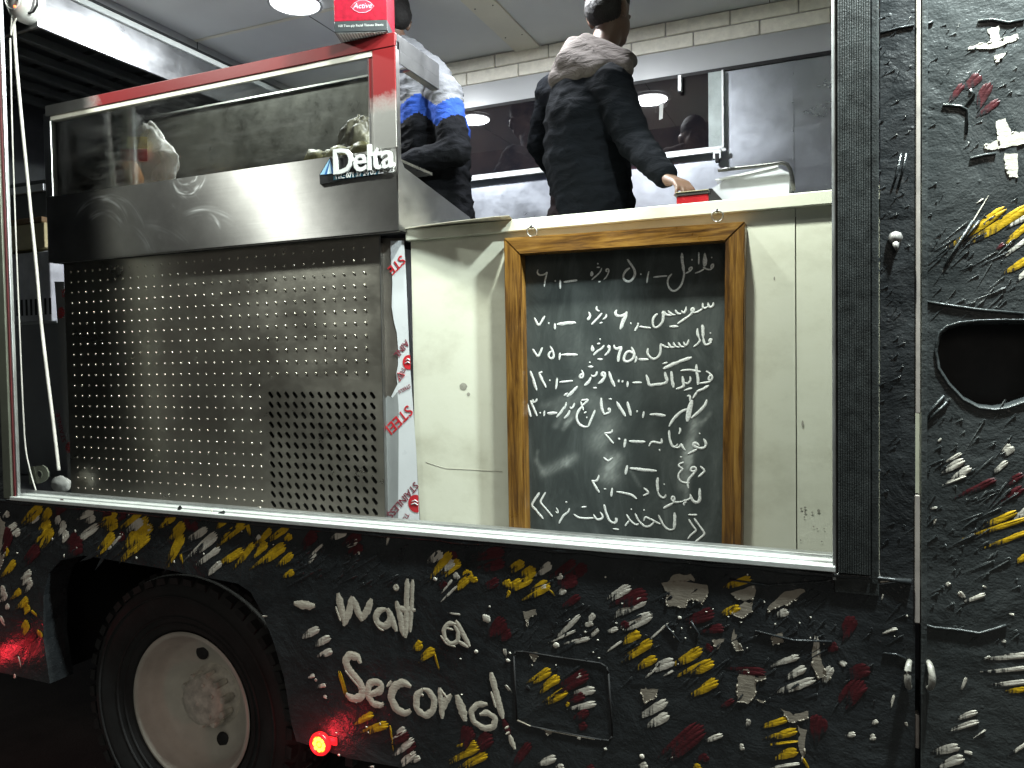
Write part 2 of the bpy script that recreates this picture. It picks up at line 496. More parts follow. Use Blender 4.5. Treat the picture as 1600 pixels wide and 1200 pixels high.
DOORTR = []
n0 = len(TR)
reg(1200, 600, MA, '1430 590 1250 680 40;1600 640 1440 740 60;1600 560 1500 620 40')
reg(1200, 600, YE, '1560 795 1330 890 46;1640 830 1340 930 32;1640 915 1420 1000 36;1640 1060 1560 1110 46')
reg(1200, 600, WH, '1530 380 1470 440 62;1500 480 1390 570 34;1230 470 1100 540 44;1270 515 1180 575 48;1240 570 1100 625 22;1210 430 1130 480 22;1085 338 1060 362 14;1640 770 1550 850 50;1060 770 1000 780 16;1050 840 1030 880 14')
reg(1200, 300, MA, '1480 320 1430 350 30')
reg(1200, 300, YE, '1490 95 1200 290 56;1640 75 1320 280 60;1640 190 1480 320 45;1640 410 1500 500 50')
reg(1200, 300, WH, '1640 140 1500 215 45;1640 280 1500 385 30;1640 480 1570 540 34;1380 20 1120 450 8;1350 40 1290 80 10')
reg(1200, 0, MA, '1225 520 1120 650 50;1330 460 1230 560 60;1390 515 1320 650 72;1450 620 1350 700 46')
reg(1200, 900, WH, '1140 40 1110 62 24;1190 95 1230 140 30;1360 110 1250 150 30;1340 60 1370 75 12;1640 490 1430 505 46;1640 570 1340 600 34;1640 655 1420 680 32;1310 845 1190 890 30;1320 905 1180 950 30;1200 1060 1030 1110 60;1230 1130 1100 1175 54;1280 1110 1220 1095 26;1640 1030 1520 1110 26;1240 630 1215 690 20;1540 240 1510 240 16;1490 410 1460 405 16;1390 500 1350 520 16;1360 960 1300 1000 10')
reg(1200, 900, YE, '1640 700 1500 722 34')
DOORTR = TR[n0:]
TR = TR[:n0]
n1 = len(TR)
reg(0, 900, WH, '200 10 150 45 30;205 25 170 80 28;30 60 10 110 34;45 100 10 160 26;60 180 40 200 24;0 250 30 300 20;115 500 135 580 8;100 620 85 630 14')
reg(0, 900, YE, '135 85 80 130 30;180 135 120 190 36;190 185 150 230 38;195 215 248 265 12;180 280 140 350 42;260 345 245 372 40')
reg(0, 900, MA, '230 350 160 420 42')

body = MB()
# lower side: sheet with the wheel arch cut out of its lower edge
def pz(px, py): p = P(px, py); return (p.x, p.z)
arch = [pz(78, 1068), pz(68, 1000), pz(68, 930), pz(76, 896), pz(95, 876), pz(130, 868), pz(250, 888), pz(372, 912), pz(392, 926), pz(410, 958), pz(428, 1005), pz(444, 1060), pz(455, 1130), pz(463, 1158)]
zb = 0.555
low = [(-4.8, ZS-0.012), (-4.8, pz(0, 1050)[1])] + arch + [pz(545, 1185), pz(660, 1205), (-0.9, pz(660,1205)[1]-0.015), (XG, pz(660,1205)[1]-0.02), (XG, ZS-0.012)]
bm = bmesh.new()
f = bm.faces.new([bm.verts.new((x, 0, z)) for x, z in low])
f.normal_update(); bmesh.ops.triangulate(bm, faces=[f])
bmesh.ops.subdivide_edges(bm, edges=list(bm.edges), cuts=1)
body.bm(bm, BL, False)
# returned lip of the arch and of the lower edge
chain = [(-4.8, pz(0,1050)[1])] + arch + [pz(545,1185), pz(660,1205), (-0.9, pz(660,1205)[1]-0.015), (XG, pz(660,1205)[1]-0.02)]
vs = []
for x, z in chain: vs += [(x, 0, z), (x, 0.10, z)]
body.add(vs, [(2*i, 2*i+1, 2*i+3, 2*i+2) for i in range(len(chain)-1)], BL)
# side sheet left of the opening and right of it, and above
body.box((-4.8, 0, ZS-0.012), (XL-0.075, 0.04, 3.74), BL)
body.box((-4.8, 0, ZT), (XG, 0.04, 4.0), BL)
xpl, xpr = P(1375, 500).x, XG
body.box((xpl+0.0005, 0.0, ZS-0.0119), (xpr, 0.05, ZT), BL)
# rolled bead under the sill
body.tube([(x/20, -0.004 + 0.002*math.sin(x), ZS-0.018+0.0015*math.sin(x*1.3)) for x in range(-96, 4)], [0.006+0.002*math.sin(i*2.1) for i in range(100)], BL, 8)
for t in TR: daub(body, *t)
PEEL = [
 [(1032,911),(1065,908),(1105,914),(1107,928),(1097,945),(1087,937),(1077,937),(1070,950),(1040,945),(1042,925)],
 [(1050,898),(1080,897),(1085,907),(1045,909)],
 [(1142,927),(1175,915),(1183,922),(1175,937),(1152,937)], [(1160,942),(1175,940),(1175,955),(1160,966),(1142,960)],
 [(1112,998),(1132,998),(1120,1014)], [(1146,982),(1152,1000),(1161,1015),(1150,1018),(1142,1000)],
 [(1155,1048),(1168,1044),(1182,1060),(1180,1085),(1172,1098),(1152,1098),(1152,1075)],
 [(1180,1058),(1198,1056),(1196,1061),(1182,1064)], [(1180,1092),(1197,1096),(1190,1098)],
 [(818,955),(838,952),(839,960),(828,965),(824,980),(818,962)],
 [(1001,1078),(1010,1074),(1017,1078),(1030,1075),(1024,1090),(1008,1099)],
 [(1225,925),(1250,920),(1260,924),(1247,935),(1232,945),(1215,948),(1200,957),(1200,948)],
 [(1220,1107),(1240,1116),(1264,1110),(1262,1122),(1238,1130),(1230,1122)],
 [(1245,1134),(1260,1140),(1255,1188),(1245,1160),(1250,1148)],
 [(1000,1208),(1040,1200),(1046,1220),(1003,1224)],
 [(0,805),(8,820),(12,850),(7,870),(0,890)],
 [(826,1020),(840,1018),(841,1026),(834,1032)], [(850,1140),(864,1142),(856,1150)],
 [(1270,1010),(1280,1005),(1284,1030),(1292,1055),(1280,1060),(1268,1040)], [(1288,1055),(1300,1048),(1297,1062)],
 [(1205,995),(1222,988),(1224,1003),(1208,1008)],
]
for p in PEEL: peel(body, p, BA)
for cx, cy, w in ((760,966,13),(869,1008,10),(744,1018,6),(946,1170,5),(905,1153,6),(1003,1182,8),(1062,965,6),(680,905,6),(1417,962,4),(794,1032,6)):
    blot(body, cx, cy, w, w*0.9, WH, 0, 0, 0.0018)
# blank black lumps, ridges and specks of the thick paint
def rough_specks(mb, boxes, n, mi, lo, hi, ang=0.7):
    for _ in range(n):
        bx = random.choice(boxes)
        x, y = random.uniform(bx[0], bx[2]), random.uniform(bx[1], bx[3])
        L = random.uniform(lo, hi)
        a = ang + random.uniform(-0.35, 0.35)
        daub(mb, x, y, x - L*math.cos(a), y + L*math.sin(a), random.uniform(1.5, 4.5), mi, random.uniform(0.0015, 0.0035))
LOWB = [(430,850,800,900),(780,890,1300,1010),(1000,900,1420,1100),(820,940,1100,1060),(20,790,420,860),(470,860,700,920)]
rough_specks(body, LOWB, 240, BL, 6, 34)
rough_specks(body, [(1377,20,1425,860)], 60, BL, 5, 18)
for _ in range(70):
    bx = random.choice([(440,880,1420,1190),(820,900,1300,1040),(20,790,430,880)])
    x, y = random.uniform(bx[0], bx[2]), random.uniform(bx[1], bx[3])
    blot(body, x, y, random.uniform(1.5, 4), random.uniform(1.5, 4), WH, 0, 0, 0.0015, 8)
# torn crack lines
for cl in ([(1376,52),(1390,48),(1405,44),(1428,40)], [(1300,908),(1330,905),(1375,912),(1420,906)], [(1180,985),(1240,1000),(1300,1002)],
           [(1140,905),(1200,914),(1290,908),(1304,905)], [(1380,1020),(1400,1022),(1415,1028)], [(1395,292),(1402,270),(1408,240)], [(1404,292),(1412,262),(1416,240)],
           [(1040,975),(1062,1002)], [(1080,970),(1092,990),(1088,1005)]):
    pts = [P(x, y) + Vector((0, -0.002, 0)) for x, y in cl]
    body.tube(pts, 0.0028, BL, 6)
bp = obj('body_side', body, [M_BLACK, M_YEL, M_WHT, M_MAR, M_BARE], truck)

# ---- lettering, brushed on in cream paint
M_CRM = impasto('cream_lettering_paint', (0.78, 0.73, 0.61), 0.22)
LW = []
def brush(mb, pts, w, mi, Y=0.0, h=0.0009, jit=0.24, base=0.002):
    """a brushed stroke through px points"""
    P2 = []
    for i in range(len(pts)-1):
        a, b = pts[i], pts[i+1]
        k = max(2, int(math.hypot(b[0]-a[0], b[1]-a[1]) / 2.5))
        for j in range(k): P2.append((a[0]+(b[0]-a[0])*j/k, a[1]+(b[1]-a[1])*j/k))
    P2.append(pts[-1])
    for _ in range(2):
        P2 = [P2[0]] + [((P2[i-1][0]+2*P2[i][0]+P2[i+1][0])/4, (P2[i-1][1]+2*P2[i][1]+P2[i+1][1])/4) for i in range(1, len(P2)-1)] + [P2[-1]]
    Q = [P(x, y, Y) for x, y in P2]
    s = (P(P2[0][0]+w, P2[0][1], Y) - P(P2[0][0], P2[0][1], Y)).length
    vs, fs = [], []
    n = len(Q)
    ph = random.uniform(0, 50)
    for i, q in enumerate(Q):
        d = (Q[min(n-1, i+1)] - Q[max(0, i-1)]).normalized()
        nn = Vector((-d.z, 0, d.x))
        e = min(i, n-1-i) / max(1, n-1) * n * 2.5
        pr = min(1, 0.45 + e / max(w, 1) * 0.55)
        for j in range(5):
            t = (j/4*2 - 1)
            wob = 1 + jit * mnoise.noise(Vector((i*0.35, t*2+ph, ph)))
            if w > 4: wob += jit * 0.7 * mnoise.noise(Vector((i*1.1, t*5+ph, ph)))
            vs.append(q + nn * (t*s*0.5*pr*wob) + Vector((0, -base - h*(1-t*t), 0)))
        if i:
            for j in range(4):
                p = (i-1)*5 + j
                fs.append((p, p+1, p+6, p+5))
    mb.add(vs, fs, mi, True)
def L4(s): return [(400 + float(a.split(',')[0])/4, 900 + float(a.split(',')[1])/4) for a in s.split()]
for s, w in (
  ('240,168 300,180 372,186', 9), ('515,105 535,200 553,295', 9), ('550,310 585,220 605,125', 8), ('605,130 640,220 668,280', 9), ('662,275 700,210 725,140', 8),
  ('500,190 530,280', 2.5),
  ('815,205 770,215 748,250 765,300 805,315 838,290 845,240 815,205', 8), ('825,200 860,290 880,345', 8), ('740,280 770,325 800,340', 2.5),
  ('880,155 905,260 925,375', 8), ('878,52 860,70 878,92 895,72 878,52', 4), ('948,15 945,120 942,250 935,385', 7), ('982,20 975,180 966,350', 5), ('880,200 940,208 1000,212', 8),
  ('1255,300 1205,292 1175,330 1180,385 1215,425 1262,410 1268,350 1240,305', 5.5), ('1250,275 1285,340 1338,440', 6.5), ('1155,370 1195,425 1250,440', 2.5), ('1265,405 1330,445', 5), ('1195,325 1235,335', 3),
  ('655,545 640,505 590,490 560,530 585,590 640,650 672,710 655,760 600,765 565,735', 9.5), ('560,590 610,650 645,690', 2.5),
  ('705,745 780,715 790,680 750,655 710,670 698,740 735,800 800,805', 8), ('800,790 770,820', 6), ('820,690 850,655', 4),
  ('972,690 920,660 865,690 845,760 880,835 940,860 970,835', 9.5),
  ('1045,705 1005,745 1005,830 1060,875 1110,840 1118,770 1080,715 1045,705', 8), ('1035,740 1050,745', 5),
  ('1150,695 1160,790 1165,890', 7), ('1165,850 1185,780 1225,740', 8), ('1150,700 1195,760', 3), ('1255,740 1285,820 1310,905', 11),
  ('1450,800 1385,800 1345,840 1360,910 1430,950 1485,945 1500,890 1450,850 1400,865', 7.5), ('1470,600 1505,740 1545,890', 8.5), ('1470,720 1500,820', 3)):
    LW.append((s, w*1.18, 0))
LW.append(('1545,890 1565,940 1585,990', 10, 1))
LW += [('1560,950 1585,935', 4, 0), ('1565,985 1590,970', 4, 0), ('1585,990 1600,1030 1620,1080', 8, 0)]
words = {}
for s, w, mi in LW:
    pts = L4(s)
    x, y = pts[0]
    if x < 500 and y < 960: k = 0
    elif y < 1010 and x < 665: k = 1
    elif y < 1015: k = 2
    else: k = 3
    if k not in words: words[k] = MB()
    brush(words[k], pts, w, mi, base=0.0045 if w == 4 else 0.002)
for k in sorted(words): obj('painted_dash' if k == 0 else 'painted_word', words[k], [M_CRM, M_MAR], truck)

# ---- fuel flap: shallow pressed hatch with its dark gap
fl = MB()
fp = [(803,1024),(806,1018),(818,1018),(880,1028),(938,1036),(948,1042),(951,1052),(957,1150),(952,1157),(940,1156),(870,1143),(816,1132),(808,1126)]
fpw = [P(x, y) for x, y in fp]
for i in range(len(fpw)):
    a, b = fpw[i], fpw[(i+1) % len(fpw)]
    fl.tube([a + Vector((0, -0.0006, 0)), b + Vector((0, -0.0006, 0))], 0.0026, 0, 6)
fl.tube([P(x, y) + Vector((0, -0.001, 0.004)) for x, y in ((808,1127),(830,1137),(870,1146),(930,1157))], 0.002, 1, 6)
blot(fl, 825, 1075, 8, 8, 0, 0, 0, 0.001)
obj('fuel_flap', fl, [M_DARK, M_BARE], truck)

# ---- opening frame
fr = MB()
fr.box((XL-0.07, -0.012, ZS-0.006), (XL-0.022, 0.02, ZT), 0, 0.003)
fr.box((XL-0.022, -0.004, ZS-0.004), (XL-0.012, 0.014, ZT), 2)
fr.box((XL-0.012, 0.0, ZS), (XL-0.002, 0.014, ZT), 1, 0.002)
obj('hatch_side_frame', fr, [M_POST, M_ALU, simple('dark_red_seal', (0.10, 0.015, 0.018), 0.5)], truck)
pr = MB()
xa, xb = P(1303, 500).x, P(1374, 500).x
pr.box((xa, -0.006, ZS-0.06), (xb-0.001, 0.06, ZT), 0, 0.002)
xe = P(1309, 500).x; xf = P(1360, 500).x
nr = 14
for i in range(nr):
    x = xe + (xf - xe) * (i + 0.5) / nr
    pr.box((x-0.0021, -0.0135, ZS-0.01), (x+0.0021, -0.004, ZT), 0, 0.0012)
pr.box((xf+0.002, -0.010, ZS-0.03), (xb-0.004, -0.004, ZT), 0, 0.0015)
pr.box((xa-0.004, -0.008, ZS-0.03), (xa+0.004, 0.03, ZT), 1, 0.001)
M_RIB = simple('black_ribbed_profile', (0.030, 0.034, 0.034), 0.38, 0.0, 0.5, 0.5, 30, 0.35, 220)
obj('ribbed_post', pr, [M_RIB, M_ALU], truck)
sl = MB()
sl.box((XL-0.03, -0.014, ZS-0.010), (xa+0.002, 0.02, ZS+0.004), 0, 0.002)
sl.box((XL-0.03, 0.0205, ZS-0.02), (xa+0.002, 0.05, ZS+0.009), 0, 0.002)
sl.box((XL-0.03, 0.0505, ZS-0.02), (xa+0.002, 0.085, ZS+0.016), 1, 0.003)
obj('hatch_sill', sl, [M_SILL, M_ALU], truck)
br = MB()
pb = [(-3.19,1.27),(-3.19,1.36),(-3.13,1.385),(-3.05,1.36),(-3.025,1.33),(-3.05,1.29),(-3.1,1.27)]

# ---- door panel beyond the gap, with its rounded hole
dr = MB()
hole_px = [(1468,520),(1480,510),(1500,504),(1530,501),(1570,500),(1640,500),(1640,612),(1600,628),(1575,637),(1555,640),(1530,637),(1505,624),(1482,600),(1466,575),(1462,548)]
HO = [P(x, y) for x, y in hole_px]
hc = Vector((P(1555,565).x, 0, P(1555,565).z))
X0, X1, Z0, Z1 = XG+0.012, 1.9, 0.42, 3.75
bm = bmesh.new()
outer = [bm.verts.new(v) for v in ((X0,0,Z0),(X1,0,Z0),(X1,0,Z1),(X0,0,Z1))]
inner = [bm.verts.new((v.x, 0, v.z)) for v in HO]
for L in (outer, inner):
    for i in range(len(L)): bm.edges.new((L[i], L[(i+1) % len(L)]))
bmesh.ops.triangle_fill(bm, use_beauty=True, edges=list(bm.edges))
bm.faces.ensure_lookup_table()
def inhole(c):
    n = len(HO); r = False
    for i in range(n):
        a, b = HO[i], HO[(i+1) % n]
        if (a.z > c.z) != (b.z > c.z) and c.x < (b.x-a.x)*(c.z-a.z)/(b.z-a.z)+a.x: r = not r
    return r
dele = [f for f in bm.faces if inhole(f.calc_center_median())]
if dele: bmesh.ops.delete(bm, geom=dele, context='FACES')
dr.bm(bm, BL, False)
n = len(HO)
# rolled lip going inwards, then a dark pocket
rings = []
for k, (sc, y) in enumerate(((1.03, -0.001), (1.015, -0.004), (0.985, -0.002), (0.95, 0.012), (0.92, 0.06))):
    rings.append([hc + (Vector((v.x, 0, v.z)) - hc)*sc + Vector((0, y, 0)) for v in HO])
vs = [v for r_ in rings for v in r_]
fs = []
for k in range(len(rings)-1):
    for i in range(n):
        j = (i+1) % n
        fs.append((k*n+i, k*n+j, (k+1)*n+j, (k+1)*n+i))
dr.add(vs, fs, BL, True)
dr.add(rings[-1], [tuple(range(n))], 5)
# door edge and hem
dr.box((X0, -0.008, Z0), (X0+0.012, 0.05, Z1), BL, 0.003)
for t in DOORTR: daub(dr, *t)
for p in ([(1542,46),(1560,41),(1562,60),(1590,54),(1593,60),(1562,73),(1555,75),(1513,78),(1516,72),(1550,66)], [(1555,86),(1572,83),(1557,98)],
          [(1555,190),(1570,186),(1580,207),(1600,206),(1610,222),(1562,232)], [(1538,228),(1560,218),(1563,233),(1542,234)], [(1568,240),(1590,240),(1590,278),(1575,275)]):
    peel(dr, p, WH)
rough_specks(dr, [(1445,10,1595,480),(1450,640,1595,1000)], 130, BL, 4, 16)
rough_specks(dr, [(1450,620,1595,880),(1470,330,1590,470)], 60, BL, 14, 50)
for cl in ([(1528,33),(1550,31),(1575,36),(1600,31)], [(1473,164),(1500,166),(1512,172),(1510,208)], [(1508,166),(1522,148),(1516,140)], [(1516,248),(1540,242),(1556,240)],
           [(1438,974),(1460,980),(1500,984),(1530,989),(1555,982),(1572,976)], [(1443,665),(1455,640),(1475,618)], [(1448,660),(1462,645),(1480,628)], [(1440,470),(1475,476),(1530,484),(1600,490)],
           [(1445,40),(1458,34)], [(1444,110),(1452,112)], [(1477,415),(1495,385),(1520,345)], [(1507,375),(1530,345)]):
    dr.tube([P(x, y) + Vector((0, -0.002, 0)) for x, y in cl], 0.0032, BL, 6)
dob = obj('door', dr, [M_DOOR, M_YEL, M_WHT, M_MAR, M_BARE, M_DARK], truck)
ed = MB()
ed.box((XG+0.0005, -0.004, 1.66), (X0-0.002, 0.03, 3.6), 0, 0.002)
ed.box((XG-0.001, -0.004, 1.17), (X0-0.002, 0.03, 1.47), 0, 0.002)
ed.box((XG+0.001, 0.004, 0.87), (X0-0.002, 0.03, 0.95), 0, 0.002)
obj('door_seal', ed, simple('beige_door_edge', (0.42, 0.38, 0.35), 0.5, 0, 0.4, 0.2, 20), dob)
hg = MB()
for (x, y, d) in ((1421,1052,-1),(1450,1053,1)):
    c = P(x, y)
    pts = [c + Vector((0.006*d*math.sin(a*1.0), -0.004-0.026*max(0, math.sin(a)), 0.030*math.cos(a))) for a in [i*PI/9 for i in range(10)]]
    hg.tube(pts, [0.008-0.002*abs(i-4.5)/4.5 for i in range(10)], 0, 8)
obj('hinge_loop', hg, [simple('scuffed_hinge_paint', (0.30, 0.29, 0.26), 0.35, 0, 0.5, 0.6, 40, 0.3)], truck)
sc = MB()
c = P(1399, 372)
sc.revolve([(0.0, -0.012), (0.008, -0.012), (0.013, -0.006), (0.016, 0.0)], (c.x, -0.003, c.z), 8, 0)
sc.tube([c + Vector((0, -0.008, -0.012)), c + Vector((0.003, -0.012, -0.03))], [0.008, 0.003], 0, 6)
obj('bolt_head', sc, [simple('scraped_bolt', (0.28, 0.27, 0.26), 0.4, 0.2, 0.5, 0.6, 60)], truck)

# ---- wheel
wh = Vector((-2.215, 0.10, 0.530))
wheel = MB()
wheel.revolve([(0.275,0.06),(0.285,0.0),(0.30,-0.012),(0.33,-0.02),(0.40,-0.042),(0.45,-0.035),(0.485,-0.008),(0.497,0.02),(0.497,0.20),(0.47,0.24),(0.38,0.25),(0.275,0.2)], wh, 96, 0)
for r, o in ((0.318,-0.0185),(0.345,-0.027),(0.425,-0.042)):
    wheel.revolve([(r-0.004,o+0.003),(r-0.002,o-0.003),(r+0.002,o-0.003),(r+0.004,o+0.003)], wh, 96, 0)
for k in range(46):
    a = 2*PI*k/46
    for (o, sk, ra) in ((-0.004, 0.0, 0.478), (0.055, 0.5, 0.498), (0.125, 0.0, 0.498), (0.185, 0.5, 0.492)):
        b = MB(); wd = 0.022; 
        aa = a + sk*2*PI/46
        u = Vector((math.cos(aa), 0, math.sin(aa))); t = Vector((-math.sin(aa), 0, math.cos(aa)))
        c = wh + u*ra + Vector((0, o, 0))
        h2 = 0.03
        vs = []
        for su in (-1, 1):
            for (st, sy) in ((-1,-1),(1,-1),(1,1),(-1,1)):
                vs.append(c + u*(0.012*su) + t*(wd*st*(1 if su < 0 else 0.85)) + Vector((0, h2*sy*0.9, 0)))
        wheel.add(vs, [(0,1,2,3),(4,7,6,5),(0,4,5,1),(1,5,6,2),(2,6,7,3),(3,7,4,0)], 0)
whl = MB()
whl.box((wh.x-0.3, 0.36, wh.z-0.06), (wh.x+0.3, 1.9, wh.z+0.06), 0, 0.02)
wheel_o = thing('wheel', (0,0,0), None, None); wheel_o.parent = truck
wheel_o.location = Vector(wh) - truck.location
M_TYRE = simple('tyre_rubber', (0.017, 0.017, 0.017), 0.72, 0, 0.35, 0.35, 7, 0.25, 40)
obj('tyre', wheel, M_TYRE, wheel_o)
M_RIM = simple('dusty_cream_rim', (0.50, 0.48, 0.42), 0.55, 0, 0.4, 0.22, 5, 0.15, 60)
rim = MB()
rim.revolve([(0.283,-0.004),(0.279,-0.011),(0.270,-0.010),(0.262,0.0),(0.255,0.02),(0.246,0.035),(0.236,0.05),(0.228,0.075),(0.214,0.088),(0.19,0.103),(0.15,0.118),(0.115,0.126),(0.0,0.126)], wh, 96, 0)
rim_o = obj('rim', rim, [M_RIM, M_DARK], wheel_o)
for a in (-1.30, 1.85):
    hh = MB()
    c = wh + Vector((0.168*math.cos(a), 0.108, 0.168*math.sin(a)))
    hh.revolve([(0.0,-0.004),(0.026,-0.0045),(0.029,0.003)], (c.x, c.y, c.z), 18, 0)
    obj('hand_hole', hh, M_DARK, rim_o)
cut = MB()
hub = MB()
hub.revolve([(0.0,0.030),(0.02,0.030),(0.06,0.034),(0.083,0.042),(0.096,0.062),(0.098,0.11),(0.118,0.115),(0.120,0.128)], wh, 48, 0)
for k in range(10):
    a = 2*PI*k/10 + 0.2
    c = wh + Vector((0.099*math.cos(a), 0.062, 0.092*math.sin(a)))
    hub.revolve([(0.0,-0.008),(0.013,-0.008),(0.0155,-0.003),(0.0155,0.04)], (c.x, c.y, c.z), 6, 0, smooth=False)
hub.revolve([(0.0,-0.006),(0.006,-0.006),(0.012,0.0)], (wh.x, wh.y+0.031, wh.z), 10, 0)
for k in range(4):
    a, r = random.uniform(0, 2*PI), random.uniform(0.015, 0.085)
    ball(hub, (wh.x+r*math.cos(a), wh.y+0.037, wh.z+r*math.sin(a)), (random.uniform(0.006,0.014), 0.004, random.uniform(0.006,0.012)), 0, 1)
obj('hub', hub, simple('greasy_hub', (0.56, 0.53, 0.46), 0.5, 0, 0.5, 0.35, 25, 0.10, 60), wheel_o)
w2 = MB()
w2.revolve([(0.275,0.33),(0.30,0.30),(0.40,0.29),(0.48,0.31),(0.497,0.34),(0.497,0.52),(0.45,0.56),(0.275,0.56)], wh, 64, 0)
obj('inner_tyre', w2, M_TYRE, wheel_o)
wl = MB()
wl.box((-2.98, 0.11, 0.45), (-1.60, 0.13, 0.62), 0) if False else None
# inner wheel house: dark box over the wheel, and chassis behind
wl.box((-2.95, 0.14, 1.10), (-1.55, 0.95, 1.13), 0)
wl.box((-2.95, 0.95, 0.30), (-1.55, 0.98, 1.10), 0)
wl.box((-1.56, 0.14, 0.42), (-1.53, 0.95, 1.10), 0)
wl.box((-2.98, 0.14, 0.55), (-2.95, 0.95, 1.10), 0)
wl.box((-4.8, 0.55, 0.62), (2.0, 0.62, 0.80), 0)
wl.box((-2.9, 0.36, 0.47), (-1.5, 1.7, 0.59), 0)
obj('wheel_arch', wl, M_DARK, truck)

# ---- marker lamps: red ring, amber LEDs inside
M_REDL = simple('red_lamp_lens', (0.55, 0.01, 0.01), 0.2)
b2 = M_REDL.node_tree.nodes['Principled BSDF']
b2.inputs['Emission Color'].default_value = (1, 0.02, 0.03, 1); b2.inputs['Emission Strength'].default_value = 0.9
M_AMB = emis('amber_led', (1.0, 0.42, 0.03), 7.0)
M_AMB2 = emis('amber_led_bed', (1.0, 0.16, 0.02), 1.6)
def marker(px, py, power):
    c = P(px, py)
    t = thing('marker_lamp', (0,0,0), None, None); t.parent = truck; t.location = c - truck.location
    h = MB()
    h.revolve([(0.0,0.004),(0.036,0.003),(0.038,-0.012),(0.034,-0.020),(0.029,-0.021),(0.027,-0.012),(0.0,-0.010)], c, 32, 0)
    h.box((c.x+0.030, -0.008, c.z+0.002), (c.x+0.062, 0.0, c.z+0.028), 0, 0.003)
    obj('lamp_ring', h, M_REDL, t)
    e = MB()
    e.revolve([(0.0,-0.0125),(0.0275,-0.0125)], c, 24, 1)
    for k in range(9):
        a = k*2*PI/8; r = 0.018 if k < 8 else 0.0
        ball(e, (c.x+r*math.cos(a), c.y-0.015, c.z+r*math.sin(a)), (0.0068, 0.004, 0.0068), 0, 2)
    obj('led_cluster', e, [M_AMB, M_AMB2], t)
    l = light('marker_glow', 'POINT', c + Vector((0, -0.075, 0.0)), power*1.0, (1.0, 0.03, 0.05), 0.02)
    return t
marker(503, 1160, 0.55)
marker(-16, 1028, 0.6)

# ---- inside of the box body
YB, ZC, ZF = 1.8, 3.43, 1.22
it = MB()
it.box((-4.6, 0.10, ZF-0.05), (2.0, YB, ZF), 0)
obj('floor', it, simple('truck_floor', (0.10,0.10,0.10), 0.6), truck)
ce = MB()
ce.box((-4.7, 0.06, ZC), (2.05, YB+0.04, ZC+0.04), 0)
for x0 in (-0.30, -1.07, -2.3):
    ce.box((x0-0.0015, 0.05, ZC-0.0015), (x0+0.0015, YB, ZC), 2)
ce.box((-1.575, 0.05, ZC-0.012), (-1.435, YB, ZC-0.0005), 1, 0.002)
for x in (-1.55, -1.46):
    for y in (0.9, 1.25, 1.6): ball(ce, (x, y, ZC-0.012), 0.004, 2, 1)
ce.box((-4.7, 0.98, ZC-0.004), (-1.58, 1.0, ZC-0.0005), 1)
obj('ceiling', ce, [M_CEIL, M_CREAM, M_DARK], truck)
bw = MB()
bw.box((-4.6, YB, ZF), (2.0, YB+0.03, 3.166), 0)
for x in (-0.197, 0.55, -2.6, -3.4):
    bw.box((x-0.03, YB-0.003, ZF), (x-0.001, YB-0.0003, 3.148), 0)
    for z in [1.4+0.13*i for i in range(14)]: ball(bw, (x-0.006, YB-0.003, z), 0.0045, 0, 1)
bw.box((-4.6, YB-0.012, 3.150), (2.0, YB, 3.166), 1)
bw.box((-4.6, YB-0.008, 3.167), (2.0, YB+0.03, 3.287), 2)
obj('back_wall', bw, [M_WALLALU, M_RUBBER, M_TRIM], truck)
bk = MB()
z = 3.289; row = 0
while z < ZC - 0.01:
    h = min(0.068, ZC - z)
    x = -4.6 + (0.17 if row % 2 else 0.0)
    while x < 2.0:
        bk.box((x+0.002, YB-0.012+random.uniform(-0.001,0.001), z+0.002), (x+0.30, YB, z+h-0.002), 0, 0.004)
        x += 0.304
    z += 0.07; row += 1
bk.box((-4.6, YB-0.003, 3.2875), (2.0, YB, ZC), 1)
obj('brick_cladding', bk, [simple('white_brick_cladding', (0.82,0.79,0.69), 0.6, 0, 0.4, 0.10, 30, 0.5, 90), simple('brick_joint', (0.42,0.40,0.36), 0.7)], truck)
for x in (-4.6, 2.0):
    e = MB(); e.box((x, 0.04, ZF), (x+0.04, YB, ZC), 0)
    obj('end_wall', e, simple('dark_end_wall', (0.06,0.06,0.062), 0.6), truck)
# sliding windows in the back wall
m_gl, nt, b = mat('night_window_glass')
nt.links.new(ramp(nt, tex(nt, 4, 7, 0.7), [(0.35, (0.009,0.009,0.012)), (0.62, (0.022,0.017,0.018)), (0.8, (0.05,0.043,0.043))]), b.inputs['Base Color'])
nt.links.new(ramp(nt, tex(nt, 9, 7, 0.75), [(0.35, 0.012), (0.8, 0.03)]), b.inputs['Roughness'])
b.inputs['IOR'].default_value = 1.7
win = thing('window', (0,0,0), None, None); win.parent = truck; win.location = Vector((-1.2, YB, 2.97)) - truck.location
wf = MB()
wx0, wx1, wz0, wz1 = -2.35, -0.505, 2.785, 3.149
wf.box((wx0, YB-0.03, wz0-0.012), (wx1, YB-0.001, wz0+0.012), 0, 0.003)
wf.box((wx0, YB-0.042, wz0-0.022), (wx1+0.01, YB-0.028, wz0-0.004), 0, 0.003)
wf.box((wx1-0.012, YB-0.034, wz0), (wx1, YB-0.001, wz1), 0, 0.003)
wf.box((wx1-0.075, YB-0.020, wz0+0.012), (wx1-0.013, YB-0.0015, wz1), 1, 0.002)
wf.box((wx0, YB-0.03, wz0), (wx0+0.03, YB-0.001, wz1), 0, 0.003)
wf.box((-1.235, YB-0.026, wz0), (-1.20, YB-0.001, wz1), 0, 0.003)
obj('window_frame', wf, [M_ALU, simple('pale_green_glass_edge', (0.42,0.48,0.47), 0.3)], win)
wp = MB()
wp.box((wx0+0.03, YB-0.012, wz0+0.012), (wx1-0.076, YB-0.0012, wz1-0.001), 0)
obj('pane', wp, m_gl, win)
wt = MB()
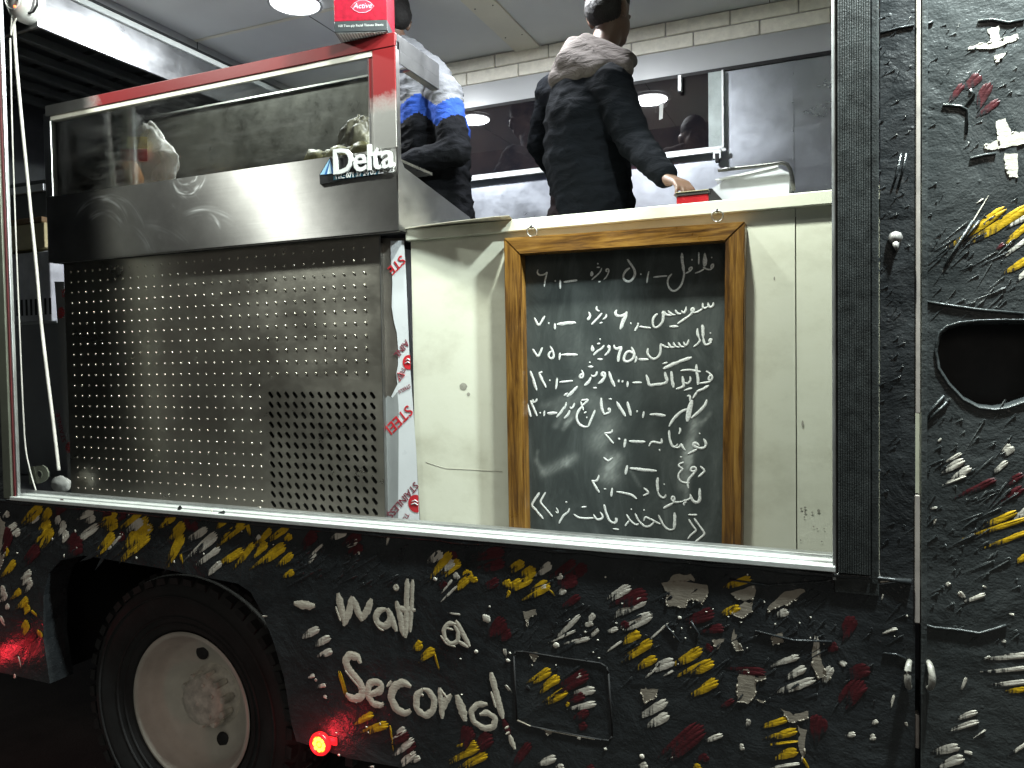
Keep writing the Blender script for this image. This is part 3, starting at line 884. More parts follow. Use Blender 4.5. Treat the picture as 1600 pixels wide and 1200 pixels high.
wt.box((-0.72, YB-0.05, 3.07), (-0.698, YB-0.03, 3.155), 0, 0.006)
obj('window_latch', wt, M_ALU, win)
wk = MB()
wk.box((wx1-0.05, YB-0.055, wz0-0.055), (wx1-0.012, YB-0.03, wz0-0.012), 0, 0.002)
wk.box((wx1-0.04, YB-0.058, wz0-0.07), (wx1-0.022, YB-0.032, wz0-0.03), 1, 0.002)
obj('window_stop', wk, [M_ALU, M_DARK], win)
wtp = MB()
wtp.add([(-0.815, YB-0.0135, 3.04), (-0.795, YB-0.0135, 3.045), (-0.80, YB-0.0135, 2.965), (-0.818, YB-0.0135, 2.96)], [(0,1,2,3)])
obj('paper_tape', wtp, simple('old_paper_tape', (0.45,0.46,0.44), 0.7), win)
# ---- round LED lamps in the ceiling
def led(x, y, label):
    t = thing('ceiling_lamp', (x, y, ZC), label, 'ceiling lamp', 'round LED lamps in the truck ceiling')
    r = MB(); r.revolve([(0.118,-0.002),(0.122,-0.010),(0.112,-0.014),(0.108,-0.006)], (x, y, ZC), 40, 0, 'z')
    obj('lamp_rim', r, M_TRIM, t)
    d = MB(); d.revolve([(0.0,-0.008),(0.108,-0.008)], (x, y, ZC), 40, 0, 'z')
    obj('diffuser', d, M_LED, t)
    light('ceiling_lamp_light', 'AREA', (x, y, ZC-0.02), 46, (0.93, 0.97, 1.0), 0.21)
M_LED = emis('led_diffuser', (0.96, 0.98, 1.0), 9)
led(-2.27, 0.87, 'round white LED lamp lit in the ceiling above the display fridge')
led(-1.10, 0.745, 'round white LED lamp in the ceiling above the counter, mirrored in the window at right')
# ================================================================== extractor hood
hood = thing('extractor_hood', (-3.6, 0.8, 3.3), 'stainless steel extractor hood hanging from the ceiling over the left end', 'hood')
HX = -2.97
h = MB()
h.box((HX-0.012, 0.14, 3.168), (HX, 1.75, 3.335), 0, 0.002)
h.box((-4.5, 0.14, 3.168), (HX-0.0125, 0.155, 3.41), 0, 0.002)
h.box((-4.5, 1.73, 3.168), (HX-0.0125, 1.745, 3.41), 0, 0.002)
obj('hood_skirt', h, M_HOOD, hood)
h = MB()
h.box((HX-0.014, 0.14, 3.3355), (HX+0.016, 1.75, 3.362), 0, 0.003)
obj('ledge', h, M_SILL, hood)
h = MB()
h.box((HX-0.05, 0.14, 3.3625), (HX-0.02, 1.75, 3.428), 0)
h.box((HX-0.02, 1.0, 3.3625), (HX-0.018, 1.004, 3.428), 1)
obj('upper_band', h, [M_HOOD, M_DARK], hood)
h = MB()
h.box((-4.5, 0.156, 3.38), (HX-0.013, 1.729, 3.39), 0)
for k in range(6):
    x = -3.15 - k*0.19
    h.box((x-0.02, 0.16, 3.25), (x+0.02, 1.72, 3.29), 1, 0.003)
for k in range(5):
    y = 0.36 + k*0.3
    h.box((-4.5, y-0.01, 3.295), (HX-0.02, y+0.01, 3.315), 1, 0.002)
obj('grease_filter', h, [simple('dark_hood_inside', (0.02,0.022,0.022), 0.5), simple('dark_filter_bar', (0.07,0.075,0.07), 0.45, 0.5)], hood)  # hood inside is near black, the filter bars slightly lighter

# ================================================================== display fridge
fx0, fx1 = -3.18, -1.402
YF = 0.30
YL = 0.345
fz0, fzb, fzg0, fzg1, fzt = 1.235, 2.252, 2.535, 2.875, 2.925
fr_ = thing('display_fridge', (-2.3, 0.5, ZF), 'brushed steel display fridge with red lid, dark glass front and dimpled lower panel', 'fridge')
# dimpled, slotted lower panel
lp = MB()
LX0, LX1 = -3.142, -1.512
rows, cols = 22, 35
dz = (2.211 - 1.262) / 21
gx0, gx1 = -3.098, -1.578
dx = (gx1 - gx0) / 34
# slots: 13 x 12 cells of real openings
sx0, sx1, sz0, sz1 = -2.034, -1.534, 1.236, 1.697
nsx, nsz = 13, 12
cw, ch = (sx1-sx0)/nsx, (sz1-sz0)/nsz
lp.add([(LX0,YL,1.236),(sx0,YL,1.236),(sx0,YL,fzb+0.01),(LX0,YL,fzb+0.01)], [(0,1,2,3)])
lp.add([(sx0,YL,sz1),(LX1,YL,sz1),(LX1,YL,fzb+0.01),(sx0,YL,fzb+0.01)], [(0,1,2,3)])
lp.add([(sx1,YL,1.236),(LX1,YL,1.236),(LX1,YL,sz1),(sx1,YL,sz1)], [(0,1,2,3)])
def capsule2(cx, cz, L, r, a, n=6):
    o = []
    for s in (1, -1):
        for k in range(n+1):
            t = -PI/2 + PI*k/n
            x, z = s*(L/2 + r*math.cos(t)), s*r*math.sin(t)
            o.append((cx + x*math.cos(a) - z*math.sin(a), cz + x*math.sin(a) + z*math.cos(a)))
    return o
for i in range(nsx):
    for j in range(nsz):
        x0_, z0_ = sx0 + i*cw, sz0 + j*ch
        cx, cz = x0_ + cw/2, z0_ + ch/2
        cap = capsule2(cx, cz, 0.0165, 0.0068, -0.86)
        n = len(cap)
        rect = []
        for (x, z) in cap:
            dx_, dz_ = x-cx, z-cz
            m = max(abs(dx_)/(cw/2), abs(dz_)/(ch/2))
            rect.append((cx+dx_/m, cz+dz_/m))
        vs = [(x, YL, z) for x, z in cap] + [(x, YL, z) for x, z in rect] + [(cx+(x-cx)*1.0, YL+0.006, cz+(z-cz)*1.0) for x, z in cap]
        fs = []
        for k in range(n):
            l = (k+1) % n
            fs.append((k, l, n+l, n+k)); fs.append((k, 2*n+k, 2*n+l, l))
        # corners between consecutive rect points lying on different sides
        for k in range(n):
            l = (k+1) % n
            a, b = rect[k], rect[l]
            on = lambda p: (abs(abs(p[0]-cx)-cw/2) < 1e-6, abs(abs(p[1]-cz)-ch/2) < 1e-6)
            if on(a)[0] and not on(a)[1] and on(b)[1] and not on(b)[0]: c = (a[0], b[1])
            elif on(a)[1] and not on(a)[0] and on(b)[0] and not on(b)[1]: c = (b[0], a[1])
            else: continue
            vs.append((c[0], YL, c[1])); fs.append((n+k, n+l, len(vs)-1))
        lp.add(vs, fs, 0)
for r in range(rows):
    z = 2.211 - dz*r
    for c in range(cols):
        x = gx0 + dx*c
        if x > sx0 - 0.012 and z < sz1 + 0.018: continue
        bm = bmesh.new()
        bmesh.ops.create_icosphere(bm, subdivisions=2, radius=0.0050)
        bmesh.ops.delete(bm, geom=[v for v in bm.verts if v.co.y > 0.003], context='VERTS')
        for v in bm.verts: v.co = Vector((x + v.co.x, YL - 0.0005 + v.co.y*0.75, z + v.co.z))
        lp.bm(bm, 0, True)
M_DIMP = steel('dimpled_panel_steel', (0.56, 0.53, 0.46), 0.31, (0.05, 1, 1.0), 0.22, 80, 0.12)
obj('dimpled_panel', lp, M_DIMP, fr_)
cs = MB()
cs.box((LX0, YL+0.03, fz0), (LX1+0.0, 0.80, fzb), 0)
obj('fridge_core', cs, M_DARK, fr_)
sd = MB()
sd.add([(LX1+0.003,YL+0.004,1.235),(LX1+0.003,0.80,1.235),(LX1+0.003,0.80,fzb-0.03),(LX1+0.003,YL+0.004,fzb-0.03)], [(0,1,2,3)])
sd.box((LX1-0.012, YL+0.001, 1.235), (LX1+0.004, YL+0.004, fzb), 0)
sd2 = MB(); sd2.add([(LX0-0.003,YL+0.004,1.235),(LX0-0.003,0.80,1.235),(LX0-0.003,0.80,fzb-0.03),(LX0-0.003,YL+0.004,fzb-0.03)], [(0,1,2,3)])
obj('side_panel', sd, M_STEELV, fr_)
obj('side_panel', sd2, M_STEELV, fr_)
# torn protective film on both sides, printed in red
M_FILM = simple('white_film', (0.66,0.69,0.72), 0.35, 0, 0.5, 0.04, 8, 0.1, 40)
M_FILMG = simple('clear_grey_film', (0.26,0.275,0.28), 0.4, 0, 0.5, 0.1, 8, 0.1, 40)
M_PRINT = simple('red_print', (0.55,0.02,0.03), 0.5)
M_PRINT2 = simple('dark_red_print', (0.20,0.03,0.05), 0.5)
yfr = YL + 0.017
sdf = MB()
sdf.bm(fill([P(x, y, yfr+0.002) for x, y in ((584,372),(632,372),(640,560),(650,700),(657,822),(598,818),(592,600))]), 0, False)
obj('front_flange', sdf, simple('brownish_steel', (0.17,0.155,0.135), 0.4, 0.5, 0.5, 0.25, 6), fr_)
fm = MB()
fm.bm(fill([P(x, y, yfr) for x, y in ((610,376),(631,376),(634,420),(640,560),(650,700),(656,819),(621,816),(621,626),(611,620),(617,608),(621,600),(619,585),(622,570),(622,545),(620,520),(615,500),(612,480),(613,440),(611,410))]), 0, False)
fm.bm(fill([P(x, y, yfr-0.0006) for x, y in ((598,627),(606,618),(613,622),(621,612),(623,640),(622,816),(602,815),(600,720))]), 1, False)
def ft0(s_, px, py, size, ang, mi):
    text_mb(fm, s_, P(px, py, yfr-0.0014), (math.cos(ang), 0, math.sin(ang)), (-math.sin(ang), 0, math.cos(ang)), size, 0.0002, mi, 0.010)
ft0('STE', 627, 398, 0.048, 3.80, 2)
ft0('AINL', 634, 530, 0.034, 3.95, 3)
ft0('STEEL', 637, 632, 0.056, 3.85, 2)
ft0('STAINLESS', 648, 752, 0.037, 3.95, 3)
ft0('TUV', 629, 572, 0.026, 4.2, 3); ft0('TUV', 634, 800, 0.026, 4.2, 3); ft0('STEELS', 640, 600, 0.018, 3.6, 3)
def disc0(px, py, r, cut):
    c = P(px, py, yfr-0.0012); n = 24
    fm.add([c] + [c + Vector((max(-r, min(cut, r*math.cos(2*PI*k/n))), 0, r*math.sin(2*PI*k/n))) for k in range(n)], [(0,1+k,1+(k+1) % n) for k in range(n)], 2)
    for dz_, w in ((0.007, 0.5), (-0.004, 0.62)):
        fm.tube([c + Vector((-r*w, -0.001, dz_)), c + Vector((-r*0.1, -0.001, dz_+0.006)), c + Vector((cut*0.8, -0.001, dz_))], 0.0020, 0, 5)
disc0(639, 566, 0.026, 0.006); disc0(650, 787, 0.032, 0.010)
cc_ = P(626, 588, yfr-0.001)
fm.tube([cc_ + Vector((0.018*math.cos(a), 0, 0.018*math.sin(a))) for a in (0.3, 2.4, 4.5)], 0.0018, 2, 5, True)
obj('protective_film', fm, [M_FILM, M_FILMG, M_PRINT, M_PRINT2], fr_)
fm = MB()
# left flange of film facing the street, visible past the panel edge
yfl = YL + 0.02
pl = [P(85,440,yfl), P(100,440,yfl), P(116,768,yfl), P(106,768,yfl), P(104,700,yfl), P(98,640,yfl), P(95,560,yfl), P(90,505,yfl)]
bm = bmesh.new()
f = bm.faces.new([bm.verts.new(p) for p in pl]); f.normal_update(); bmesh.ops.triangulate(bm, faces=[f]); fm.bm(bm, 0, False)
def ft(s, px, py, size, ang, mi):
    p = P(px, py, yfl-0.001)
    text_mb(fm, s, p, (math.cos(ang), 0, math.sin(ang)), (-math.sin(ang), 0, math.cos(ang)), size, 0.0002, mi, 0.012)
ft('SS', 96, 452, 0.042, -1.45, 1); ft('STAINLE', 103, 690, 0.036, 1.85, 2)
for (px, py) in ((95,490),(108,700)):
    c = P(px, py, yfl-0.0015)
    for k in range(7):
        z = (k-3)*0.007; w = math.sqrt(max(0, 0.024**2 - z*z))
        fm.tube([c + Vector((-w,0,z)), c + Vector((w,0,z+0.006))], 0.0022, 1, 5)
obj('protective_film', fm, [M_FILMG, M_PRINT, M_PRINT2], fr_)
# upper apron that overhangs
ap = MB()
bm = bmesh.new()
nx, nz = 460, 92
ax0, ax1, az0, az1 = fx0+0.03, fx1-0.004, fzb, fzg0
arcs = []
for k in range(34):
    arcs.append((random.uniform(-3.1,-2.2), random.uniform(2.15,2.42), random.uniform(0.08,0.30), random.uniform(0.2,2.4), random.uniform(0.5,1.5), random.uniform(0.004,0.012), random.uniform(0.3,1.0)))
arcs += [(-2.86,2.33,0.17,0.3,2.6,0.02,1.2),(-2.84,2.31,0.13,0.4,2.3,0.014,1.1),(-2.80,2.30,0.20,0.2,1.9,0.016,1.0),(-2.36,2.56,0.09,3.4,6.0,0.012,1.3),(-2.36,2.57,0.06,3.5,6.0,0.01,1.2),
         (-2.6,2.05,0.32,0.7,1.6,0.02,0.9),(-2.3,2.1,0.30,0.9,1.9,0.02,0.8),(-2.75,2.18,0.20,0.3,1.2,0.02,1.0)]
def wipe(x, z):
    s = 0
    for cx, cz, r, a0, a1, w, amp in arcs:
        d = math.hypot(x-cx, z-cz)
        if abs(d-r) < w*2.6:
            a = math.atan2(z-cz, x-cx) % (2*PI)
            if a0 <= a <= a1: s += amp*math.exp(-((d-r)/w)**2) * max(0, 0.15+1.3*mnoise.noise(Vector((d*170, a*2.5, cx*9)))) * min(1, (a-a0)*4, (a1-a)*4)
    return min(1, max(0, s))
V = {}
lay = None
vals = []
for j in range(nz+1):
    for i in range(nx+1):
        x, z = ax0+(ax1-ax0)*i/nx, az0+(az1-az0)*j/nz
        V[i, j] = bm.verts.new((x, YF + 0.0012*mnoise.noise(Vector((x*3, z*3, 5))), z)); vals.append(wipe(x, z))
for j in range(nz):
    for i in range(nx): bm.faces.new((V[i,j], V[i+1,j], V[i+1,j+1], V[i,j+1]))
ap.bm(bm, 0, True)
ap_vals = vals
ap.box((fx0, YF+0.001, fzb), (ax0, 0.80, fzg0), 0, 0.003)
ap.box((ax0, YF+0.004, fzb-0.004), (fx1-0.004, YF+0.016, fzg0-0.0005), 0)
ap.box((ax0+0.001, YF+0.017, fzb-0.003), (fx1-0.005, 0.78, fzb+0.006), 1)
m_ap, nt, b = mat('wiped_brushed_steel')
b.inputs['Metallic'].default_value = 1.0
at = nt.nodes.new('ShaderNodeAttribute'); at.attribute_name = 'wipe'
mixc = nt.nodes.new('ShaderNodeMix'); mixc.data_type = 'RGBA'
nt.links.new(at.outputs['Fac'], mixc.inputs[0])
nt.links.new(ramp(nt, tex(nt, 3.0, 6, 0.65), [(0.3, (0.42,0.40,0.39)), (0.65, (0.62,0.60,0.58))]), mixc.inputs[6])
mixc.inputs[7].default_value = (0.92,0.92,0.92,1)
nt.links.new(mixc.outputs[2], b.inputs['Base Color'])
rr_ = nt.nodes.new('ShaderNodeMath'); rr_.operation = 'MULTIPLY_ADD'
nt.links.new(at.outputs['Fac'], rr_.inputs[0]); rr_.inputs[1].default_value = 0.25; rr_.inputs[2].default_value = 0.50
nt.links.new(rr_.outputs[0], b.inputs['Roughness'])
brush_dir(nt, b, 0.97, (0, 0, 1))
bump(nt, b, tex(nt, 95, 3, 0.6, (0.03, 1, 1)), 0.45, 0.0009)
apo = obj('apron', ap, [m_ap, M_DARK], fr_, False)
wa = apo.data.attributes.new('wipe', 'FLOAT', 'POINT')
for i, v in enumerate(ap_vals): wa.data[i].value = v
# right cheek: post and sloping side
ck = MB()
prof = [(0.302,fzb),(0.302,2.90),(0.325,2.90),(0.325,2.50),(0.345,2.475),(0.86,2.385),(0.86,fzb)]
bm = bmesh.new()
f = bm.faces.new([bm.verts.new((fx1, y, z)) for y, z in prof]); f.normal_update(); bmesh.ops.triangulate(bm, faces=[f])
ck.bm(bm, 0, False)
ck.box((fx1-0.0035, 0.3005, fzb), (fx1-0.0005, 0.86, 2.384), 0)
obj('side_cheek', ck, M_STEELV, fr_)
m_rp, nt, b = mat('red_over_steel')
# red blends raggedly into grey metal at the lid's left end and post foot
tcn = nt.nodes.new('ShaderNodeNewGeometry'); sp = nt.nodes.new('ShaderNodeSeparateXYZ'); nt.links.new(tcn.outputs['Position'], sp.inputs[0])
mx = nt.nodes.new('ShaderNodeMapRange'); mx.inputs[1].default_value = -2.98; mx.inputs[2].default_value = -2.72; nt.links.new(sp.outputs['X'], mx.inputs[0])
mz = nt.nodes.new('ShaderNodeMapRange'); mz.inputs[1].default_value = 2.62; mz.inputs[2].default_value = 2.80; nt.links.new(sp.outputs['Z'], mz.inputs[0])
mm = nt.nodes.new('ShaderNodeMath'); mm.operation = 'MULTIPLY'; nt.links.new(mx.outputs[0], mm.inputs[0]); nt.links.new(mz.outputs[0], mm.inputs[1])
ad = nt.nodes.new('ShaderNodeMath'); ad.operation = 'MULTIPLY_ADD'; nt.links.new(tex(nt, 30, 6, 0.7), ad.inputs[0]); ad.inputs[1].default_value = 0.5; nt.links.new(mm.outputs[0], ad.inputs[2])
fac = ramp(nt, ad.outputs[0], [(0.45, 0.0), (0.85, 1.0)])
mixc = nt.nodes.new('ShaderNodeMix'); mixc.data_type = 'RGBA'; nt.links.new(fac, mixc.inputs[0])
mixc.inputs[6].default_value = (0.5,0.49,0.47,1); mixc.inputs[7].default_value = (0.16,0.011,0.013,1)
nt.links.new(mixc.outputs[2], b.inputs['Base Color'])
iv = nt.nodes.new('ShaderNodeMath'); iv.operation = 'SUBTRACT'; iv.inputs[0].default_value = 1.0; nt.links.new(fac, iv.inputs[1]); nt.links.new(iv.outputs[0], b.inputs['Metallic'])
b.inputs['Roughness'].default_value = 0.45; b.inputs['Specular IOR Level'].default_value = 0.3
bump(nt, b, tex(nt, 60, 4, 0.6), 0.1, 0.002)
M_REDST = m_rp
ld = MB()
ld.box((fx0+0.02, YF-0.004, fzg1+0.004), (fx1, YF+0.01, fzt), 0, 0.002)
ld.box((fx0+0.02, YF+0.0105, fzt-0.008), (fx1-0.003, 0.36, fzt-0.001), 2)
ld.box((fx0+0.02, 0.585, fzt-0.008), (fx1-0.003, 0.615, fzt-0.001), 2)
ld.box((fx1-0.003, YF+0.0105, 2.872), (fx1, 0.615, fzt), 1, 0.001)
ld.box((fx1-0.0025, YF+0.03, 2.828), (fx1+0.001, 0.612, 2.8715), 1, 0.001)
ld.box((fx1-0.03, YF+0.10, 2.826), (fx1-0.004, 0.610, 2.832), 2)
obj('lid', ld, [M_REDST, simple('dark_lid_end', (0.085,0.085,0.09), 0.4, 0.6), M_STEELV], fr_)
ps = MB()
xq = P(583, 150, YF).x
ps.box((xq, YF-0.002, fzg0+0.0005), (fx1-0.001, YF+0.02, fzg1+0.0035), 0, 0.002)
ps.box((xq-0.022, YF+0.003, fzg0+0.0005), (xq-0.001, YF+0.02, fzg1+0.0035), 0, 0.002)
ps.box((xq-0.0185, YF+0.001, fzg0+0.01), (xq-0.0165, YF+0.0035, fzg1), 1)
ps2 = MB(); ps2.box((fx0, YF, fzg0+0.0005), (fx0+0.045, YF+0.03, fzg1+0.02), 0, 0.003)
obj('corner_post', ps, [M_REDST, M_DARK], fr_); obj('corner_post', ps2, M_STEELV, fr_)
tr = MB()
tr.box((fx0+0.046, YF, fzg1-0.016), (xq-0.0005, YF+0.012, fzg1+0.0035), 0, 0.001)
obj('glass_channel', tr, M_CREAM, fr_)
gl = MB()
gl.box((fx0+0.045, YF+0.006, fzg0), (xq-0.022, YF+0.010, fzg1-0.0155), 0)
m_g, nt, b = mat('smeared_glass')
nt.nodes.remove(b)
out = [n for n in nt.nodes if n.type == 'OUTPUT_MATERIAL'][0]
trn = nt.nodes.new('ShaderNodeBsdfTransparent'); trn.inputs[0].default_value = (0.90,0.92,0.90,1)
gls = nt.nodes.new('ShaderNodeBsdfGlossy'); gls.inputs['Roughness'].default_value = 0.08; gls.inputs[0].default_value = (0.9,0.9,0.9,1)
dif = nt.nodes.new('ShaderNodeBsdfDiffuse'); dif.inputs[0].default_value = (0.5,0.5,0.48,1)
fn = nt.nodes.new('ShaderNodeFresnel'); fn.inputs[0].default_value = 1.30
m1 = nt.nodes.new('ShaderNodeMixShader'); nt.links.new(fn.outputs[0], m1.inputs[0]); nt.links.new(trn.outputs[0], m1.inputs[1]); nt.links.new(gls.outputs[0], m1.inputs[2])
m2 = nt.nodes.new('ShaderNodeMixShader')
sm = ramp(nt, tex(nt, 11, 9, 0.75, (0.35, 1, 2.6), (0, 0.35, 0), dist=0.4), [(0.47, 0.0), (0.85, 0.09)])
nt.links.new(sm, m2.inputs[0]); nt.links.new(m1.outputs[0], m2.inputs[1]); nt.links.new(dif.outputs[0], m2.inputs[2])
nt.links.new(m2.outputs[0], out.inputs[0])
M_GLASS = m_g
obj('glass_front', gl, M_GLASS, fr_)
ins = MB()
ins.box((fx0+0.05, 0.60, fzg0-0.02), (-1.66, 0.61, fzt-0.01), 0)
ins.box((fx0+0.05, YF+0.02, fzg0-0.03), (fx1-0.03, 0.60, fzg0-0.02), 0)
ins.box((fx0+0.05, YF+0.02, fzg0-0.02), (fx0+0.06, 0.60, fzt-0.01), 1)
ins.box((fx0+0.16, 0.45, fzg0-0.02), (fx0+0.19, 0.48, fzt-0.01), 1)
ins.box((fx0+0.28, 0.52, fzg0-0.02), (fx0+0.30, 0.54, fzt-0.01), 1)
obj('display_tray', ins, [simple('dark_display_inside', (0.05,0.048,0.042), 0.35, 0.4), M_STEELV], fr_)
# maker's plate
sg = MB()
o = P(503, 284, YF-0.006)
xd = Vector((1, 0, 0.0))
def sp_(px, py, dy=0.0): return P(px, py, YF-0.006+dy)
plate = [(499,273),(516,245),(521,254),(521,248),(590,240),(594,247),(594,272),(500,288)]
bm = bmesh.new()
f = bm.faces.new([bm.verts.new(sp_(x, y)) for x, y in plate])
r = bmesh.ops.extrude_face_region(bm, geom=[f])
for v in [e for e in r['geom'] if isinstance(e, bmesh.types.BMVert)]: v.co.y += 0.0058
sg.bm(bm, 0, False)
fridge_sign = obj('maker_plate', sg, [simple('black_plastic', (0.012,0.012,0.013), 0.35)], fr_)
sg = MB()
p0, p1 = sp_(520, 273, -0.001), sp_(592, 264, -0.001)
xdv = (p1-p0).normalized(); ydv = Vector((-xdv.z, 0, xdv.x))
text_mb(sg, 'Delta', p0 + Vector((0,-0.003,0)), xdv, ydv, 0.125, 0.005, 0, 0.014, space=0.93)
q0, q1 = sp_(523, 280, -0.001), sp_(592, 271.5, -0.001)
text_mb(sg, 'TEL: 071 37 24 00 22 - 23', q0 + Vector((0,-0.001,0)), xdv, ydv, 0.0235, 0.0012, 0, 0.014)
obj('sign_lettering', sg, simple('white_sign_letter', (0.55,0.56,0.56), 0.35, 0, 0.5, 0.05), fridge_sign)
sg = MB()
for (a, b_, c, mi, dy) in (((500,273),(515,248),(522,271),0,-0.001), ((507,273),(515,250),(522,271),1,-0.0018), ((511,272),(515.5,253),(518,271),2,-0.0024)):
    v = [sp_(*a, dy), sp_(*b_, dy), sp_(*c, dy)]
    sg.add(v, [(0,1,2)], mi)
v = [sp_(521,275,-0.0005), sp_(593,266.5,-0.0005), sp_(593,272,-0.0005), sp_(521,281.5,-0.0005)]
sg.add(v, [(0,1,2,3)], 3)
obj('sign_emblem', sg, [simple('pale_blue', (0.25,0.45,0.62), 0.4), simple('deep_blue', (0.02,0.10,0.30), 0.4), simple('light_stripe', (0.5,0.7,0.8), 0.4), simple('teal_strip', (0.02,0.12,0.18), 0.4)], fridge_sign)

# ---- bags inside the display
def crumple(mb, c, r, mi=0, amp=0.25, sub=4, seed=0, top=0.0):
    bm = bmesh.new()
    bmesh.ops.create_icosphere(bm, subdivisions=sub, radius=1)
    for v in bm.verts:
        d = v.co.copy()
        k = 1 + amp*(abs(mnoise.noise(d*1.7 + Vector((seed,0,0))))*1.2 + 0.4*abs(mnoise.noise(d*4.5 + Vector((0,seed,0)))) - 0.3)
        tp = 1 - top*max(0, d.z)
        v.co = Vector((c[0] + d.x*k*r[0]*tp, c[1] + d.y*k*r[1]*tp, c[2] + d.z*k*r[2]))
    mb.bm(bm, mi, True)
def film_mat(name, tint, t):
    m, nt, b = mat(name)
    out = [n for n in nt.nodes if n.type == 'OUTPUT_MATERIAL'][0]
    b.inputs['Base Color'].default_value = (*tint, 1); b.inputs['Roughness'].default_value = 0.2
    tr = nt.nodes.new('ShaderNodeBsdfTransparent'); mx = nt.nodes.new('ShaderNodeMixShader')
    lw = nt.nodes.new('ShaderNodeLayerWeight'); lw.inputs[0].default_value = 0.35
    nt.links.new(ramp(nt, lw.outputs['Facing'], [(0.0, t), (0.9, min(1, t+0.55))]), mx.inputs[0])
    nt.links.new(tr.outputs[0], mx.inputs[1]); nt.links.new(b.outputs[0], mx.inputs[2]); nt.links.new(mx.outputs[0], out.inputs[0])
    bump(nt, b, tex(nt, 22, 5, 0.6), 0.8, 0.02)
    return m
c = P(222, 245, 0.42)
bg_ = thing('bread_bag', (c.x, 0.42, fzg0-0.02), 'clear plastic bag with a red and yellow printed label behind the fridge glass', 'bag')
b = MB(); crumple(b, (c.x+0.03, 0.42, fzg0+0.13), (0.17, 0.07, 0.155), 0, 0.3, 4, 3, 0.55)
obj('plastic_film', b, film_mat('clear_bag_film', (0.8,0.8,0.74), 0.16), bg_)
b = MB(); crumple(b, (c.x-0.07, 0.40, fzg0+0.06), (0.075, 0.05, 0.085), 0, 0.25, 3, 8); 
obj('bread', b, simple('bread_crust', (0.42,0.20,0.07), 0.6, 0, 0.4, 0.4, 12), bg_)
b = MB()
def lab(px0, py0, px1, py1, mi):
    yq = 0.345
    b.add([P(px0,py0,yq), P(px1,py0+1,yq), P(px1,py1,yq+0.004), P(px0,py1-1,yq+0.004)], [(0,1,2,3)], mi)
lab(186, 232, 230, 252, 0); lab(196, 213, 230, 232, 1); lab(176, 262, 192, 290, 2)
obj('label', b, [simple('red_label', (0.6,0.04,0.03), 0.4, 0, 0.5, 0.4, 20), simple('yellow_label', (0.8,0.58,0.16), 0.4, 0, 0.5, 0.4, 20), simple('tomato_red', (0.35,0.05,0.02), 0.4, 0, 0.5, 0.5, 20)], bg_)
c = P(553, 185, 0.45)
b = MB(); crumple(b, (c.x+0.01, 0.48, fzg0+0.06), (0.10, 0.07, 0.13), 0, 0.35, 5, 21, 0.35)
tag(obj('paper_bag', b, simple('yellowish_paper', (0.09,0.082,0.055), 0.6, 0, 0.4, 0.3, 9, 0.4, 30)), 'pale yellowish bag at the right end behind the fridge glass', 'bag')
b = MB()
for k in range(5): crumple(b, (P(495+18*k, 245, 0.40).x, 0.40+0.02*(k % 2), fzg0+0.02), (0.05, 0.045, 0.045), 0, 0.3, 3, 30+k)
tag(obj('salad_heap', b, simple('salad_leaf', (0.16,0.15,0.06), 0.6, 0, 0.4, 0.6, 18, 0.4, 40)), 'low heap of food on the tray at the right end of the fridge display', 'food')

# ================================================================== tissue box on the lid
yt = YF - 0.05
tx0, tx1 = P(518,30,yt).x, P(588,30,yt).x
tz0 = fzt + 0.001
tb = thing('tissue_box', ((tx0+tx1)/2, yt+0.07, tz0), 'red tissue box standing on the front edge of the fridge lid', 'tissue box')
b = MB()
zt1 = tz0 + 0.24
b.box((tx0, yt, tz0+0.040), (tx1, yt+0.14, zt1), 0, 0.001)
b.box((tx0-0.0004, yt-0.0004, tz0+0.004), (tx1+0.0004, yt+0.1404, tz0+0.0395), 1, 0.001)
for k in range(16):
    x = tx0 + 0.012 + (tx1-tx0-0.02)*k/16
    b.box((x, yt+0.006, tz0), (x+0.0045, yt+0.134, tz0+0.0038), 2)
b.box((tx0+0.004, yt+0.004, tz0+0.001), (tx1-0.004, yt+0.136, tz0+0.0039), 3)
obj('carton', b, [simple('red_carton', (0.17,0.004,0.014), 0.5, 0, 0.12, 0.25, 60), simple('black_carton', (0.018,0.022,0.025), 0.4), simple('white_fold', (0.7,0.7,0.7), 0.6), simple('grey_fold', (0.35,0.35,0.35), 0.6)], tb)
b = MB()
cc = P(555, 11, yt); 
hexa = [(-0.038,0),(-0.026,0.012),(-0.010,0.020),(0.010,0.020),(0.026,0.012),(0.038,0),(0.026,-0.012),(0.010,-0.020),(-0.010,-0.020),(-0.026,-0.012)]
b.tube([(cc.x+x*1.05, yt-0.0008, cc.z+z*1.05) for x, z in hexa], 0.0009, 0, 5, True)
b.add([(cc.x+x, yt-0.0006, cc.z+z) for x, z in hexa], [tuple(range(10))], 1)
text_mb(b, 'Active', (cc.x, yt-0.0012, cc.z-0.006), (1,0,0), (0,0,1), 0.025, 0.0002, 0, 0.0, 'CENTER', 0.25)
text_mb(b, '100 Two-ply Facial Tissues Sheets', ((tx0+tx1)/2, yt-0.001, tz0+0.020), (1,0,0), (0,0,1), 0.0115, 0.0002, 2, 0.0, 'CENTER')
obj('carton_print', b, [simple('pink_print', (0.75,0.30,0.38), 0.5), simple('dark_red_logo', (0.34,0.01,0.03), 0.4), simple('grey_print', (0.32,0.34,0.34), 0.5)], tb)

tb.rotation_euler = (0, 0, math.radians(21))
